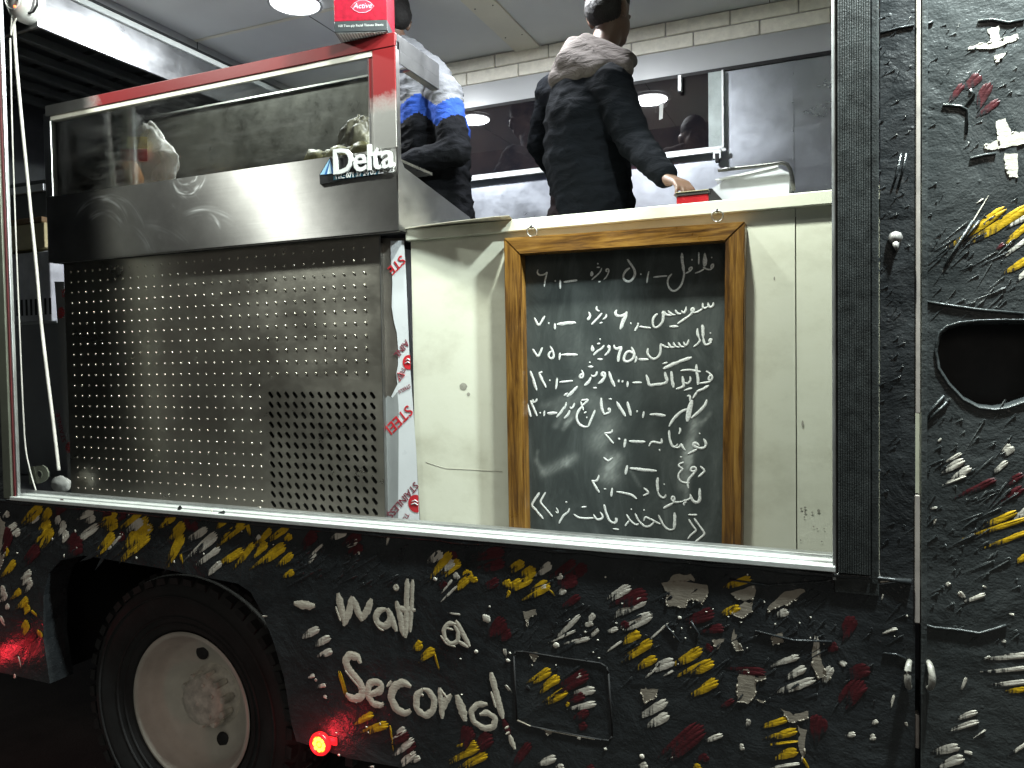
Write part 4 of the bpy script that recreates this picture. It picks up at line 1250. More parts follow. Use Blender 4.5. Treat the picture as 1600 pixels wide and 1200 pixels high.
# ================================================================== left end: cables, alarm, bracket, cabinets
M_CABLE = simple('white_cable', (0.58,0.56,0.52), 0.5)
def cable(pts, r, label, Y=0.12):
    b = MB()
    Q = [P(x, y, Y) for x, y in pts]
    R = []
    for i in range(len(Q)-1):
        for k in range(6):
            t = k/6
            p0 = Q[max(0,i-1)]; p1 = Q[i]; p2 = Q[i+1]; p3 = Q[min(len(Q)-1,i+2)]
            R.append(0.5*((2*p1) + (p2-p0)*t + (2*p0-5*p1+4*p2-p3)*t*t + (3*p1-p0-3*p2+p3)*t*t*t))
    R.append(Q[-1])
    b.tube(R, r, 0, 8)
    return tag(obj('cable', b, M_CABLE), label, 'cable', 'white cables hanging at the left end of the hatch')
cable([(18,-5),(22,40),(25,90),(33,180),(41,260),(48,330),(57,420),(64,500),(72,570),(82,650),(88,700),(92,735)], 0.0062, 'white twin cable hanging slack down the left end of the hatch', 0.10)
cable([(16,60),(19,200),(24,350),(30,500),(36,640),(40,700),(47,735),(56,766)], 0.003, 'thin white cord running down close beside the hatch side frame', 0.08)
cable([(24,12),(20,22),(17,55),(20,40),(26,28)], 0.0035, 'short looped white cord at the top by the alarm', 0.09)
c = P(40, 5, 0.12)
al = thing('alarm_sounder', (c.x, 0.12, c.z), 'round white alarm sounder with a small red light at the top left corner', 'alarm')
b = MB(); b.revolve([(0.0,-0.055),(0.03,-0.053),(0.055,-0.044),(0.072,-0.028),(0.078,0.0),(0.078,0.03),(0.0,0.03)], (c.x, 0.12, c.z), 40, 0)
b.revolve([(0.04,-0.053),(0.043,-0.056),(0.047,-0.050)], (c.x, 0.12, c.z), 32, 0)
obj('housing', b, simple('alarm_white', (0.62,0.62,0.60), 0.4, 0, 0.5, 0.08), al)
b = MB(); q = P(23, 10, 0.055); ball(b, q, 0.005)
obj('indicator', b, emis('red_indicator', (1.0,0.16,0.05), 3.0), al)
b = MB()
b.tube([P(x, y, 0.10) for x, y in ((40,22),(52,18),(58,8),(58,-8))], 0.005, 0, 8)
obj('lead', b, M_RUBBER, al)
# rounded hinge tab on the frame
b = MB()
yb_ = 0.09
q = [(44,730),(66,727),(72,731),(75,738),(75,745),(71,751),(64,755),(46,757)]
bm = bmesh.new()
fo = [P(x, y, yb_) for x, y in q]
f = bm.faces.new([bm.verts.new(p) for p in fo])
r = bmesh.ops.extrude_face_region(bm, geom=[f])
for v in [e for e in r['geom'] if isinstance(e, bmesh.types.BMVert)]: v.co.y += 0.006
b.bm(bm, 0, False)
hc_ = P(62, 741, yb_-0.0006)
b.revolve([(0.0,0.0),(0.0125,0.0)], hc_, 20, 1); b.revolve([(0.0125,-0.001),(0.0145,-0.002),(0.017,0.0005)], hc_, 20, 0)
obj('hinge_tab', b, [M_POST, M_DARK], truck)
cb = thing('kitchen_cabinet', (-4.0, 1.0, ZF), 'grey steel kitchen cabinet with slotted vents standing behind the display fridge at the left', 'cabinet')
b = MB(); b.box((-4.5, 0.75, ZF), (-3.62, 1.35, 2.03), 0, 0.004)
obj('cabinet_body', b, simple('dark_grey_enamel', (0.27,0.28,0.29), 0.45, 0, 0.5, 0.12, 4), cb)
b = MB(); b.box((-4.5, 0.73, 2.035), (-3.76, 1.35, 2.40), 0, 0.006)
for k in range(17):
    x = -4.36 + k*0.0365
    b.box((x, 0.7285, 2.07), (x+0.015, 0.731, 2.155), 1)
b.box((-4.5, 0.727, 2.024), (-3.72, 0.75, 2.034), 2)
obj('vent_panel', b, [simple('brushed_pale_vent_panel', (0.62,0.63,0.66), 0.4, 0.0), M_DARK, M_SILL], cb)
b = MB(); b.box((-4.5, 0.72, 2.415), (-3.78, 1.30, 2.545), 0, 0.004); b.box((-4.5, 0.715, 2.547), (-3.79, 1.30, 2.575), 1, 0.003)
tag(obj('wooden_box', b, [simple('greasy_cream_board', (0.58,0.50,0.26), 0.5, 0, 0.5, 0.25, 6), simple('brown_board', (0.20,0.12,0.05), 0.6)]), 'greasy cream board with a brown top strip lying on the steel vent cabinet', 'box')
b = MB()
b.box((-4.45, 0.9, 2.58), (-3.95, 1.25, 2.83), 0, 0.01); b.box((-4.4, 0.88, 2.76), (-4.0, 0.9, 2.80), 1, 0.003)
tag(obj('deep_fryer', b, [simple('sooty_steel', (0.06,0.065,0.065), 0.4, 0.6), M_ALU]), 'sooty steel fryer standing in the dark under the extractor hood', 'fryer')
b = MB(); crumple(b, (P(92,762,0.28).x, 0.29, 1.285), (0.06, 0.02, 0.035), 0, 0.3, 3, 77)
tag(obj('cleaning_rag', b, simple('grey_rag', (0.36,0.36,0.35), 0.8, 0, 0.3, 0.15, 9, 0.4, 60)), 'crumpled pale grey rag on the sill at the foot of the display fridge', 'rag')
# ================================================================== serving counter
YC = 0.37
ctr = thing('serving_counter', (-0.2, 0.5, ZF), 'cream white serving counter with a thick top running from the fridge to the right post', 'counter')
m_ct, nt, b = mat('cream_white_laminate')
nt.links.new(ramp(nt, tex(nt, 3.5, 8, 0.65, (1,1,1.4)), [(0.28, (0.56,0.56,0.45)), (0.5, (0.70,0.71,0.59)), (0.75, (0.74,0.75,0.64))]), b.inputs['Base Color'])
nt.links.new(ramp(nt, tex(nt, 8, 6, 0.7), [(0.3, 0.28), (0.7, 0.5)]), b.inputs['Roughness'])
bump(nt, b, tex(nt, 70, 4, 0.5), 0.12, 0.002)
M_CTR = m_ct
M_EDGE = simple('dark_board_edge', (0.05,0.045,0.04), 0.7)
M_GRIME = simple('grey_grime', (0.34,0.33,0.28), 0.7, 0, 0.3, 0.3, 40)
cx0 = P(646, 600, YC).x
xsea = P(1244, 600, YC).x
b = MB()
b.box((cx0, YC, ZF), (xsea-0.0015, YC+0.016, 2.222), 0, 0.001)
b.box((xsea+0.0015, YC+0.001, ZF), (1.6, YC+0.017, 2.222), 0, 0.001)
b.box((cx0, YC+0.0175, ZF), (1.6, YC+0.03, 2.20), 1)
b.box((cx0, YC+0.03, ZF), (cx0+0.016, 0.62, 2.222), 0)
# grime spots, a scratch and a nail hole
def spot(px, py, w, h):
    k = random.uniform(0, 99); c = P(px, py, YC-0.0006); n = 14
    s = 2.37*1.08/1200
    b.add([c] + [c + Vector((math.cos(2*PI*i/n)*w*s*0.5*(1+0.3*mnoise.noise(Vector((i*0.7,k,0)))), 0, math.sin(2*PI*i/n)*h*s*0.5)) for i in range(n)], [(0,1+i,1+(i+1) % n) for i in range(n)], 2)
for p in ((724,604,14,12),(732,616,6,6),(1254,662,3,9),(1252,795,3,3),(1258,793,3,3),(1258,800,3,3),(1269,801,3,3),(1279,798,4,4),(1257,808,2,2),(1271,823,2,2),(1277,826,2,2),(1288,826,2,2),(1294,864,3,3),(1284,846,2,2),(1251,844,2,2),(1210,435,2,5),(755,829,3,3)): spot(*p)
b.tube([P(x, y, YC-0.0002) for x, y in ((665,722),(680,727),(697,732),(740,734),(785,737))], 0.0009, 2, 4)
obj('counter_front', b, [M_CTR, M_EDGE, M_GRIME], ctr)
b = MB()
b.box((cx0-0.012, YC-0.016, 2.2225), (1.6, 0.66, 2.262), 0, 0.003)
obj('worktop', b, [M_CTR, M_EDGE], ctr)
b = MB()
# thin sheet lying on the left end of the top, sticking out a little over the front
sh = [(cx0-0.022, YC-0.022), (P(796,340,YC-0.075).x, YC-0.078), (cx0+0.33, 0.62), (cx0-0.02, 0.62)]
for k, zz in ((0, 2.2632), (1, 2.2655)):
    pass
nx_, ny_ = 14, 6
vs = []
for j in range(ny_+1):
    for i in range(nx_+1):
        u, v = i/nx_, j/ny_
        p = Vector(((sh[0][0]*(1-u)+sh[1][0]*u)*(1-v)+(sh[3][0]*(1-u)+sh[2][0]*u)*v, (sh[0][1]*(1-u)+sh[1][1]*u)*(1-v)+(sh[3][1]*(1-u)+sh[2][1]*u)*v, 2.2645 + 0.004*math.sin(u*PI)*(1-v) + 0.0015*mnoise.noise(Vector((u*4, v*4, 2)))))
        vs.append(p)
n_ = len(vs)
fs = [(j*(nx_+1)+i, j*(nx_+1)+i+1, (j+1)*(nx_+1)+i+1, (j+1)*(nx_+1)+i) for j in range(ny_) for i in range(nx_)]
b.add(vs, fs, 0, True)
b.add([v + Vector((0,0,-0.0018)) for v in vs], fs, 0, True)
b.add([vs[i] for i in range(nx_+1)] + [vs[i] + Vector((0,0,-0.0018)) for i in range(nx_+1)], [(i, i+1, nx_+2+i, nx_+1+i) for i in range(nx_)], 0, True)
tag(obj('plastic_sheet', b, simple('pale_sheet', (0.66,0.63,0.52), 0.45, 0, 0.5, 0.06)), 'thin pale sheet lying on the left end of the counter top beside the fridge', 'sheet')

# ================================================================== chalkboard
YB0, YBF = 0.372-0.005, 0.312       # back and front of the frame
YBD = 0.360                          # writing surface
def cb_(px, py, y=YBF): p = P(px, py, y); return (p.x, p.z)
board = thing('chalkboard', (-0.65, 0.345, 1.17), 'chalkboard price list in a varnished wooden frame, hung on the counter front', 'chalkboard')
m_w, nt, b_ = mat('varnished_wood')
def wood(name, stretch):
    m, nt, bb = mat(name)
    g = tex(nt, 48, 8, 0.68, stretch, dist=0.5)
    nt.links.new(ramp(nt, g, [(0.30, (0.022,0.009,0.002)), (0.44, (0.095,0.042,0.008)), (0.56, (0.20,0.098,0.018)), (0.75, (0.34,0.195,0.048))]), bb.inputs['Base Color'])
    nt.links.new(ramp(nt, tex(nt, 12, 6, 0.7), [(0.3, 0.25), (0.7, 0.48)]), bb.inputs['Roughness'])
    bump(nt, bb, g, 0.35, 0.002)
    return m
M_WH, M_WV = wood('varnished_wood_rail', (0.10, 1, 1.4)), wood('varnished_wood_stile', (1.4, 1, 0.08))
oTL, oTR = cb_(787,372), cb_(1164,346)
iTL, iTR = cb_(812,397), cb_(1133,376)
oBL, oBR = (cb_(792,830)[0], 1.16), (cb_(1158,866)[0], 1.16)
iBL, iBR = (cb_(820,833)[0], 1.20), (cb_(1127,866)[0], 1.20)
def bar(quad, mi, name, m):
    bm = bmesh.new()
    f = bm.faces.new([bm.verts.new((x, YBF, z)) for x, z in quad])
    r = bmesh.ops.extrude_face_region(bm, geom=[f])
    for v in [e for e in r['geom'] if isinstance(e, bmesh.types.BMVert)]: v.co.y = YB0
    bmesh.ops.bevel(bm, geom=[e for e in bm.edges], offset=0.0018, segments=2, affect='EDGES')
    q = MB(); q.bm(bm, 0, False)
    return obj(name, q, m, board)
iBL = (iTL[0]+0.004, 1.20); oBL = (oTL[0]+0.002, 1.16)
bar([oTL, oTR, iTR, iTL], 0, 'frame_rail', M_WH)
bar([oBL, iBL, iBR, oBR], 0, 'frame_rail', M_WH)
bar([(oTL[0], oTL[1]-0.0015), (iTL[0]-0.0005, iTL[1]-0.0015), (iBL[0]-0.0005, iBL[1]), oBL], 0, 'frame_stile', M_WV)
bar([(oTR[0], oTR[1]-0.0015), oBR, (iBR[0]+0.0005, iBR[1]), (iTR[0]+0.0005, iTR[1]-0.0015)], 0, 'frame_stile', M_WV)
# the slate, with wiped chalk in it
q = MB()
bx0, bx1, bz0, bz1 = iTL[0]-0.012, iTR[0]+0.012, 1.19, iTL[1]+0.02
nx, nz = 110, 170
SM = [] # chalk smudges in px: x0,y0,x1,y1,width,amount
for s in ((1085,660,1075,720,9,0.8),(1072,700,1066,760,8,0.5),(1080,690,1072,780,5,0.5),(935,690,950,668,20,0.55),(955,720,955,745,16,0.7),(940,745,965,715,10,0.4),
          (838,720,850,738,5,0.4),(850,738,885,722,10,0.5),(885,722,898,714,8,0.5),(838,718,840,705,3,0.3),(870,640,900,625,10,0.3),(850,635,890,618,8,0.25),(868,665,885,640,6,0.3),
          (885,660,898,645,7,0.4),(880,670,892,655,4,0.4),(900,600,930,640,12,0.2),(1095,665,1110,645,3,0.35),(1085,665,1103,655,2,0.4),(1035,480,1060,510,14,0.12),(1080,460,1105,520,18,0.14),(960,480,1000,540,22,0.10),
          (880,520,920,560,26,0.12),(1000,560,1040,600,24,0.10),(1020,690,1060,740,22,0.08),(985,735,1000,760,3,0.25),(930,620,960,655,14,0.16)): SM.append(s)
VV = []; sv = []
SMW = [(P(s[0],s[1],YBD), P(s[2],s[3],YBD), s[4]*0.00215, s[5]) for s in SM]
for j in range(nz+1):
    for i in range(nx+1):
        p = Vector((bx0+(bx1-bx0)*i/nx, YBD, bz0+(bz1-bz0)*j/nz))
        s = 0
        for a, c, w, am in SMW:
            d = c-a; t = max(0, min(1, (p-a).dot(d)/d.length_squared)); r = (p-(a+d*t)).length
            if r < w*2: s += am*math.exp(-(r/w)**2*1.6)*(0.55+0.9*abs(mnoise.noise(Vector((p.x*22+p.z*30, 3, p.x*90-p.z*60)))))
        VV.append(p); sv.append(min(1, s))
q.add(VV, [(j*(nx+1)+i, j*(nx+1)+i+1, (j+1)*(nx+1)+i+1, (j+1)*(nx+1)+i) for j in range(nz) for i in range(nx)], 0, True)
m_s, nt, b_ = mat('slate_black')
at = nt.nodes.new('ShaderNodeAttribute'); at.attribute_name = 'smudge'
base = ramp(nt, tex(nt, 7, 9, 0.72, (1.6,1,0.6), dist=0.7), [(0.26, (0.022,0.028,0.028)), (0.48, (0.040,0.048,0.047)), (0.62, (0.064,0.075,0.073)), (0.80, (0.13,0.146,0.14))])
mx = nt.nodes.new('ShaderNodeMix'); mx.data_type = 'RGBA'
nt.links.new(at.outputs['Fac'], mx.inputs[0]); nt.links.new(base, mx.inputs[6]); mx.inputs[7].default_value = (0.30,0.325,0.31,1)
nt.links.new(mx.outputs[2], b_.inputs['Base Color']); b_.inputs['Roughness'].default_value = 0.62
b_.inputs['Specular IOR Level'].default_value = 0.3
slate = obj('slate', q, m_s, board, False)
wa = slate.data.attributes.new('smudge', 'FLOAT', 'POINT')
for i, v in enumerate(sv): wa.data[i].value = v
# chalk writing, stroke by stroke
CH = {}
LINES = (466, 519, 560, 612, 652, 705, 748, 785)
def creg(ox, oy, s, w=4.0, k=180/1600):
    for st in s.split('/'):
        st = st.strip()
        if not st: continue
        ww = w
        if st[0] == 'w':
            ww, st = st[1:].split(':'); ww = float(ww)
        pts = [(ox+float(a.split(',')[0])*k, oy+float(a.split(',')[1])*k) for a in st.split()]
        if len(pts) == 1:
            pts = [(pts[0][0]-1, pts[0][1]+0.4), (pts[0][0]+1, pts[0][1]-0.4)]; ww = max(ww, 2.6)
        my = sum(p[1] for p in pts)/len(pts) + 0.02*(sum(p[0] for p in pts)/len(pts)-970)
        row = sum(my > q for q in LINES)
        if row not in CH: CH[row] = []
        q_ = MB(); CH[row].append((min(p[0] for p in pts), max(p[0] for p in pts), q_))
        brush(q_, pts, ww*1.05, 0, YBD, 0.0008, 0.36, 0.0004)
creg(960, 385, '''1375,240 1350,250 1335,290 1355,315 1375,280 1375,240/1355,315 1310,330 1260,305 1230,285/1352,155/1255,90 1235,200 1240,270 1265,280 1280,200 1255,90/w2.2:1255,110 1258,260/
1172,80 1172,250/1250,310 1190,350 1120,372/w3:1078,185/w4:935,90 945,220 965,350/w3:948,220 968,380 965,430 930,540 870,610 810,630 755,570 735,500 750,430 800,380/985,375 1040,350 1085,310 1080,285 1050,290 1030,320 1050,345/
540,430 640,415 735,410/480,345 460,430 450,510/w3:368,385/w3.4:180,180 240,260 290,350 280,420 230,480 190,495 130,460 115,420 150,340 215,300''', 2.3)
creg(960, 385, '''1375,775 1378,820 1340,855 1305,830 1300,780/1300,835 1260,865 1225,860 1225,785/1225,865 1160,915 1100,925/1100,925 1065,900 1070,860 1100,855 1105,890 1080,930 1020,980 880,1075/
1000,835 995,900 960,940 930,890/930,935 880,945 845,880/850,950 790,950 745,890/790,960 730,965 695,900/700,965 665,890 680,960 670,1050 620,1110 560,1140 530,1090 535,1000 580,945 605,940/
w4:765,1115 890,1115/w3.2:345,1115 505,1135/325,1060 330,1090/w4:330,1090 285,1175/w4:230,1070/w4:35,880 5,920 30,965 90,975 140,960 175,905/w5:175,905 130,1030 80,1150''', 3.4)
creg(820, 385, '''185,320 165,365 195,400 250,400 300,375 315,345 285,460 270,560/w3:425,480/w3:490,465 490,590/w2.8:540,495 640,480 730,470/930,345 915,390 925,415 950,395 935,350/1070,300 1050,360 1000,400 930,465/
1015,240/1000,290 1045,290/1020,495 1055,485/1150,350 1120,345 1130,310 1165,310 1170,350 1140,420 1095,460''', 2.2)
creg(820, 385, '''130,990 195,1110 280,965/335,1070/418,1065 418,1155/w4.6:450,1085 580,1065 710,1060/885,910 915,960 900,1010 870,1030 880,990 915,970/1075,925 1040,975 1000,1010 925,1085/1000,830 985,885 1035,900/1040,1070 1080,1055/1135,940 1130,990 1085,1015''', 3.0)
creg(960, 500, '''1345,255 1310,280 1320,310 1355,280 1345,255/w3.6:1350,300 1290,355 1250,340 1235,250/w5:1235,250 1220,65/1335,185/w4:1155,115 1150,190 1180,260/1180,260 1195,290 1140,350 1100,375/
1035,270 1020,330 985,370 960,300/975,375 920,375 885,305/905,380 850,380 815,310/835,380 780,385 745,310/760,385 690,370 640,330/w3.6:640,330 645,440 610,520 550,550 490,520 450,450 470,390/w4.2:335,545 475,550/
305,500 310,540 285,590/w3.8:235,375 280,460 265,530 200,585 140,580 125,530 160,450 210,425 265,470/w4:5,380 40,410 100,365 60,480 50,580/w3.4:670,610 740,590/w4.6:680,680 850,600 1075,515/
1270,710 1340,750 1370,800 1340,850 1300,830 1310,780 1350,770/1340,850 1260,875 1175,880/w4:1140,615 1140,720 1165,820 1160,900/920,705 1040,690 1200,720/1050,780 1065,840 1020,890 980,870/w4:945,780 960,880 975,920 860,960/w3.6:970,980 1080,945/
w4.4:790,710 800,830 820,940/w4.2:700,720 720,810 745,840 700,885 480,910 470,840 440,760/w3.4:250,870 380,870/w3.4:185,850 180,930/65,845 55,865/115,845 107,868/w4:1140,995 1210,970 1315,910/1010,1060 1055,1040 1050,1130''', 3.2)
creg(820, 500, '''105,400 185,520 245,380/350,365 400,450 410,510 370,550 320,510 330,460 380,430/490,455 480,555/w4:510,485 620,480 735,485/940,350 925,420 945,440 960,400 940,370/1105,350 1060,410 1010,425 955,490/1005,335 1050,325/w3:1048,268/1010,545 1085,545/
1180,400 1150,380 1165,350 1185,370 1170,440 1110,495/w3.8:1240,345 1240,395 1290,415 1350,365 1310,480 1300,580/
w3.6:75,705 120,830 165,975/195,730 225,740 245,715/w3.6:195,730 240,830 295,940/350,840/450,805 430,960/480,865 670,845/785,695 820,760 800,815 755,800 765,760 815,745/w3.4:1005,710 985,780 940,790 920,760/w4:920,790 900,850 830,910/w3.6:880,650 950,650/905,590/
w3.6:1105,790 1065,770 1075,725 1115,730 1120,780 1080,840 1020,885/950,945 1000,945/w4.4:1165,715 1205,820 1250,925/1310,825 1300,860/1362,835 1355,870/w3.6:545,1050 600,1015/w4.2:590,1065 660,1000 735,920''', 3.1)
creg(960, 600, '''w4:30,245 155,450/w4.2:180,245 230,440/320,365 310,395/w3.4:410,380 395,470/w4:490,425 590,425 710,440/w4:760,590 810,500 880,420 950,370 1010,350/w8:1080,220 1040,360 1010,520/w3.4:1150,110 1090,200/
w4:1285,215 1265,290 1180,380 1070,475/905,605 925,650 895,695/w3.8:1235,760 1280,820 1270,880 1190,900 1100,860 1090,820 1140,810 1180,860/w3.6:1150,905 1090,940 1020,970/1185,690/w3.4:760,640 765,760 810,880 850,880 880,830/850,885 900,890 930,820 950,890 990,920/
655,755 665,830 580,810 510,800 480,865/w4:630,920/w4:205,795 430,805/w4:155,760 135,880/50,755 80,770/w4:925,1015''', 3.2)
creg(810, 590, '''w3.6:95,300 175,545/165,320 205,350 200,300/205,350 250,330 258,290/w3.4:165,320 200,400 260,535/305,490/362,455 355,535/w4:400,495 540,492/665,340 655,400 630,440/w3.8:640,400 600,470 530,550/780,350 760,420 720,440 720,400/w3.6:715,450 690,520 635,565/
870,320 980,300 890,390/865,330 905,455/w3.4:890,390 820,480 805,570 840,650 920,690 970,680/910,495 950,475/950,555/w3.4:1065,450 1020,560 970,680/w4:1150,280 1150,380 1165,460 1195,515/1195,515 1280,480 1275,420 1240,430 1260,460/1255,300 1300,300/
1195,770 1300,770 1305,720/w3.2:1195,770 1320,915/1180,1105 1250,1170 1310,1110''', 2.9)
creg(960, 720, '''w3.4:1190,75 1265,140 1165,225/w3.4:1140,130 1090,160 1045,130 1070,90 1120,80 1140,110 1120,160 1040,240 1010,290 1030,380/965,20 900,40 885,70 960,110 900,160 880,220 920,290 1000,310 1045,305/w4:180,60 155,190/w4:215,105 400,125 590,140/
w4:1185,380 1190,500 1180,570 1130,585 1075,540 1050,460/1065,510 1030,540 950,560/970,620 955,580 1010,575/950,565 830,580 790,540 790,500 830,490 845,540 810,590/w3.8:810,590 680,660/715,465 710,510 670,520 625,490 605,430/w4.2:605,430 595,300 605,230/693,325/
405,375 490,445 400,485/w3.2:30,430 150,450 240,470 310,530/w2.6:1025,750 1150,752/1030,810 1095,910 1145,965 1060,1030 1020,1085/1105,795 1260,1015 1110,1140/w4.2:835,715 840,850 825,950/825,950 770,965 710,930 670,870 610,750/410,835 420,770 640,880/550,850 500,910 430,920 340,840 285,730/
340,870 310,900 250,860 200,800 165,740/205,830 150,905/415,685/238,675/35,790 35,850 0,875''', 2.9)
creg(820, 720, '''930,270 975,295 1020,260 1030,195/w3.4:930,270 1035,440/1100,390 1130,390/w3.4:1215,375 1200,495/w3.2:205,440 90,610 255,805/290,435 210,570 385,775/w2:435,650 470,700 455,740 430,700/620,655 610,710 530,760 475,870/565,575 590,572/680,740 740,790 860,800 960,795/955,745 980,800 1015,825 1085,800 1085,760 1045,710/790,645 855,638/
w3.2:1100,605 1130,720 1170,830 1230,870 1280,850 1260,790/1225,945 1310,955''', 2.8)
m_ck, nt, b_ = mat('chalk')
nt.links.new(ramp(nt, tex(nt, 210, 5, 0.75), [(0.33, (0.34,0.36,0.35)), (0.55, (0.80,0.82,0.80))]), b_.inputs['Base Color'])
b_.inputs['Roughness'].default_value = 0.95; b_.inputs['Specular IOR Level'].default_value = 0.1
for row in sorted(CH):
    cur, end = None, -1
    for x0_, x1_, q_ in sorted(CH[row], key=lambda t: t[0]):
        if cur is None or x0_ > end + 9:
            if cur: obj('chalk_word', cur, m_ck, board)
            cur = MB()
        cur.add(q_.v, q_.f, 0, True); end = max(end, x1_)
    if cur: obj('chalk_word', cur, m_ck, board)
# hanging rings
for px, py in ((831,362),(1121,338)):
    q = MB()
    c = P(px, py, 0.345)
    q.tube([c + Vector((0.0165*math.cos(a), -0.003*math.sin(a), 0.0165*math.sin(a))) for a in [i*2*PI/18 for i in range(18)]], 0.0028, 0, 8, True)
    q.tube([c + Vector((0, 0.02, 0.018)), c + Vector((0, -0.006, 0.018)), c + Vector((0, -0.010, 0.012))], 0.0035, 1, 8)
    obj('hanging_ring', q, [M_ALU, M_DARK], board)

# ================================================================== things on the counter
yk = 0.44
cx_, cx2_ = P(1054,300,yk).x, P(1136,300,yk).x
cbx = thing('card_terminal', ((cx_+cx2_)/2, yk+0.06, 2.262), 'red and black payment box on the counter under the hand of the man in black', 'payment box')
b = MB()
b.box((cx_+0.006, yk-0.002, 2.263), (cx2_-0.055, yk+0.13, 2.302), 0, 0.003)
obj('case', b, simple('glossy_red_plastic', (0.22,0.010,0.014), 0.25), cbx)
b = MB()
b.box((cx_, yk-0.006, 2.3025), (cx2_-0.05, yk+0.135, 2.312), 0, 0.003)
b.box((cx_+0.004, yk-0.008, 2.3125), (cx2_-0.054, yk+0.13, 2.3145), 1, 0.001)
v = [(cx2_-0.0545, yk-0.004, 2.263), (cx2_, yk+0.0, 2.263), (cx2_-0.045, yk+0.0, 2.317), (cx2_-0.0545, yk-0.004, 2.317)]
v2 = [(x, y+0.12, z) for x, y, z in v]
b.add(v+v2, [(0,1,2,3),(4,7,6,5),(0,4,5,1),(1,5,6,2),(2,6,7,3),(3,7,4,0)], 0)
obj('cover', b, [simple('black_plastic_cover', (0.012,0.012,0.013), 0.35), simple('khaki_edge', (0.22,0.20,0.12), 0.5)], cbx)
yk2 = 0.50
pa, pb_ = P(1112,296,yk2).x, P(1232,296,yk2).x
tub = thing('storage_tub', ((pa+pb_)/2, yk2+0.1, 2.262), 'grey plastic storage tub with a black wire bail standing on the counter', 'tub')
b = MB()
prof = [(pa, 2.263), (pb_, 2.263), (pb_+0.004, 2.352), (pb_-0.03, 2.372), (pa+0.04, 2.352), (pa-0.004, 2.325)]
b.prism(prof, yk2, yk2+0.26, 0)
b.prism([(pa+0.02, 2.352),(pa+0.05,2.3535),(pb_-0.03,2.374),(pb_-0.03,2.380),(pa+0.05,2.361),(pa+0.01,2.356)], yk2-0.004, yk2+0.262, 1)
obj('tub_shell', b, [simple('grey_milky_plastic', (0.36,0.37,0.41), 0.35, 0, 0.5, 0.12, 6), simple('pale_lid_edge', (0.5,0.51,0.54), 0.35)], tub)
b = MB()
b.tube([P(x, y, yk2-0.02) for x, y in ((1122,266),(1150,263),(1180,260),(1210,256),(1222,254),(1230,257),(1235,265),(1238,280),(1240,298))], 0.006, 0, 8)
obj('bail', b, simple('black_wire', (0.015,0.015,0.016), 0.3), tub)
# ================================================================== people
def capsule(bm, p0, p1, r0, r1, n=16):
    p0, p1 = Vector(p0), Vector(p1)
    L = (p1-p0).length
    k = max(2, int(L/ (0.45*min(r0, r1)))+1)
    for i in range(k+1):
        t = i/k
        c = p0.lerp(p1, t); r = r0+(r1-r0)*t
        bmesh.ops.create_icosphere(bm, subdivisions=2, radius=r, matrix=Matrix.Translation(c))
def ell(bm, c, r, rot=None):
    M = Matrix.Translation(Vector(c))
    if rot is not None: M = M @ rot
    M = M @ Matrix.Diagonal((r[0], r[1], r[2], 1))
    bmesh.ops.create_icosphere(bm, subdivisions=3, radius=1, matrix=M)
def fuse(bm, name, mats, parent, voxel=0.008, smooth=6, wrinkle=0.0, wscale=0.06, pick=None, warp=None):
    """union of overlapping volumes -> one continuous surface"""
    me = bpy.data.meshes.new('raw'); bm.to_mesh(me); bm.free()
    o = bpy.data.objects.new('raw', me); COL.objects.link(o)
    r = o.modifiers.new('r', 'REMESH'); r.mode = 'VOXEL'; r.voxel_size = voxel
    s = o.modifiers.new('s', 'SMOOTH'); s.factor = 0.5; s.iterations = smooth
    dg = bpy.context.evaluated_depsgraph_get()
    m2 = bpy.data.meshes.new_from_object(o.evaluated_get(dg))
    bpy.data.objects.remove(o); bpy.data.meshes.remove(me)
    m2.name = name
    if wrinkle:
        nr = [v.normal.copy() for v in m2.vertices]
        for v, nn in zip(m2.vertices, nr):
            q = v.co / wscale
            w = mnoise.noise(q + Vector((0, 0, 0.6*mnoise.noise(q*0.6)))) 
            w2 = mnoise.noise(Vector((q.x*1.2+q.z*1.6, q.y*1.2, q.z*2.6-q.x)))
            ridge = (1-abs(w2))**3
            v.co += nn * wrinkle * (0.7*w + 0.9*ridge - 0.4)
    if warp:
        for v in m2.vertices: v.co = warp(v.co)
    if not hasattr(mats, '__len__'): mats = [mats]
    m2.materials.clear()
    for m in mats: m2.materials.append(m)
    for p in m2.polygons:
        p.use_smooth = True
        if pick: p.material_index = pick(p.center)
    o = bpy.data.objects.new(name, m2); COL.objects.link(o)
    if parent is not None: attach(o, parent)
    return o
def skin_mat(name, c):
    m, nt, b = mat(name)
    nt.links.new(ramp(nt, tex(nt, 14, 5, 0.6), [(0.3, tuple(x*0.85 for x in c)), (0.7, c)]), b.inputs['Base Color'])
    b.inputs['Roughness'].default_value = 0.5
    b.inputs['Subsurface Weight'].default_value = 0.08
    bump(nt, b, tex(nt, 120, 4), 0.15, 0.002)
    return m
M_SKIN = skin_mat('skin', (0.095, 0.054, 0.036))
def cloth(name, c, var=0.25, b_=0.4):
    m, nt, b = mat(name)
    lo = tuple(x*(1-var) for x in c)
    nt.links.new(ramp(nt, tex(nt, 10, 6, 0.65), [(0.3, lo), (0.7, c)]), b.inputs['Base Color'])
    b.inputs['Roughness'].default_value = 0.95
    b.inputs['Specular IOR Level'].default_value = 0.06
    n1 = bump(nt, b, tex(nt, 14, 5, 0.6, (1,1,2.2), (0.3,0.2,0.5), dist=0.8), b_, 0.02)
    bump(nt, b, tex(nt, 420, 2), 0.25, 0.001, n1)
    return m

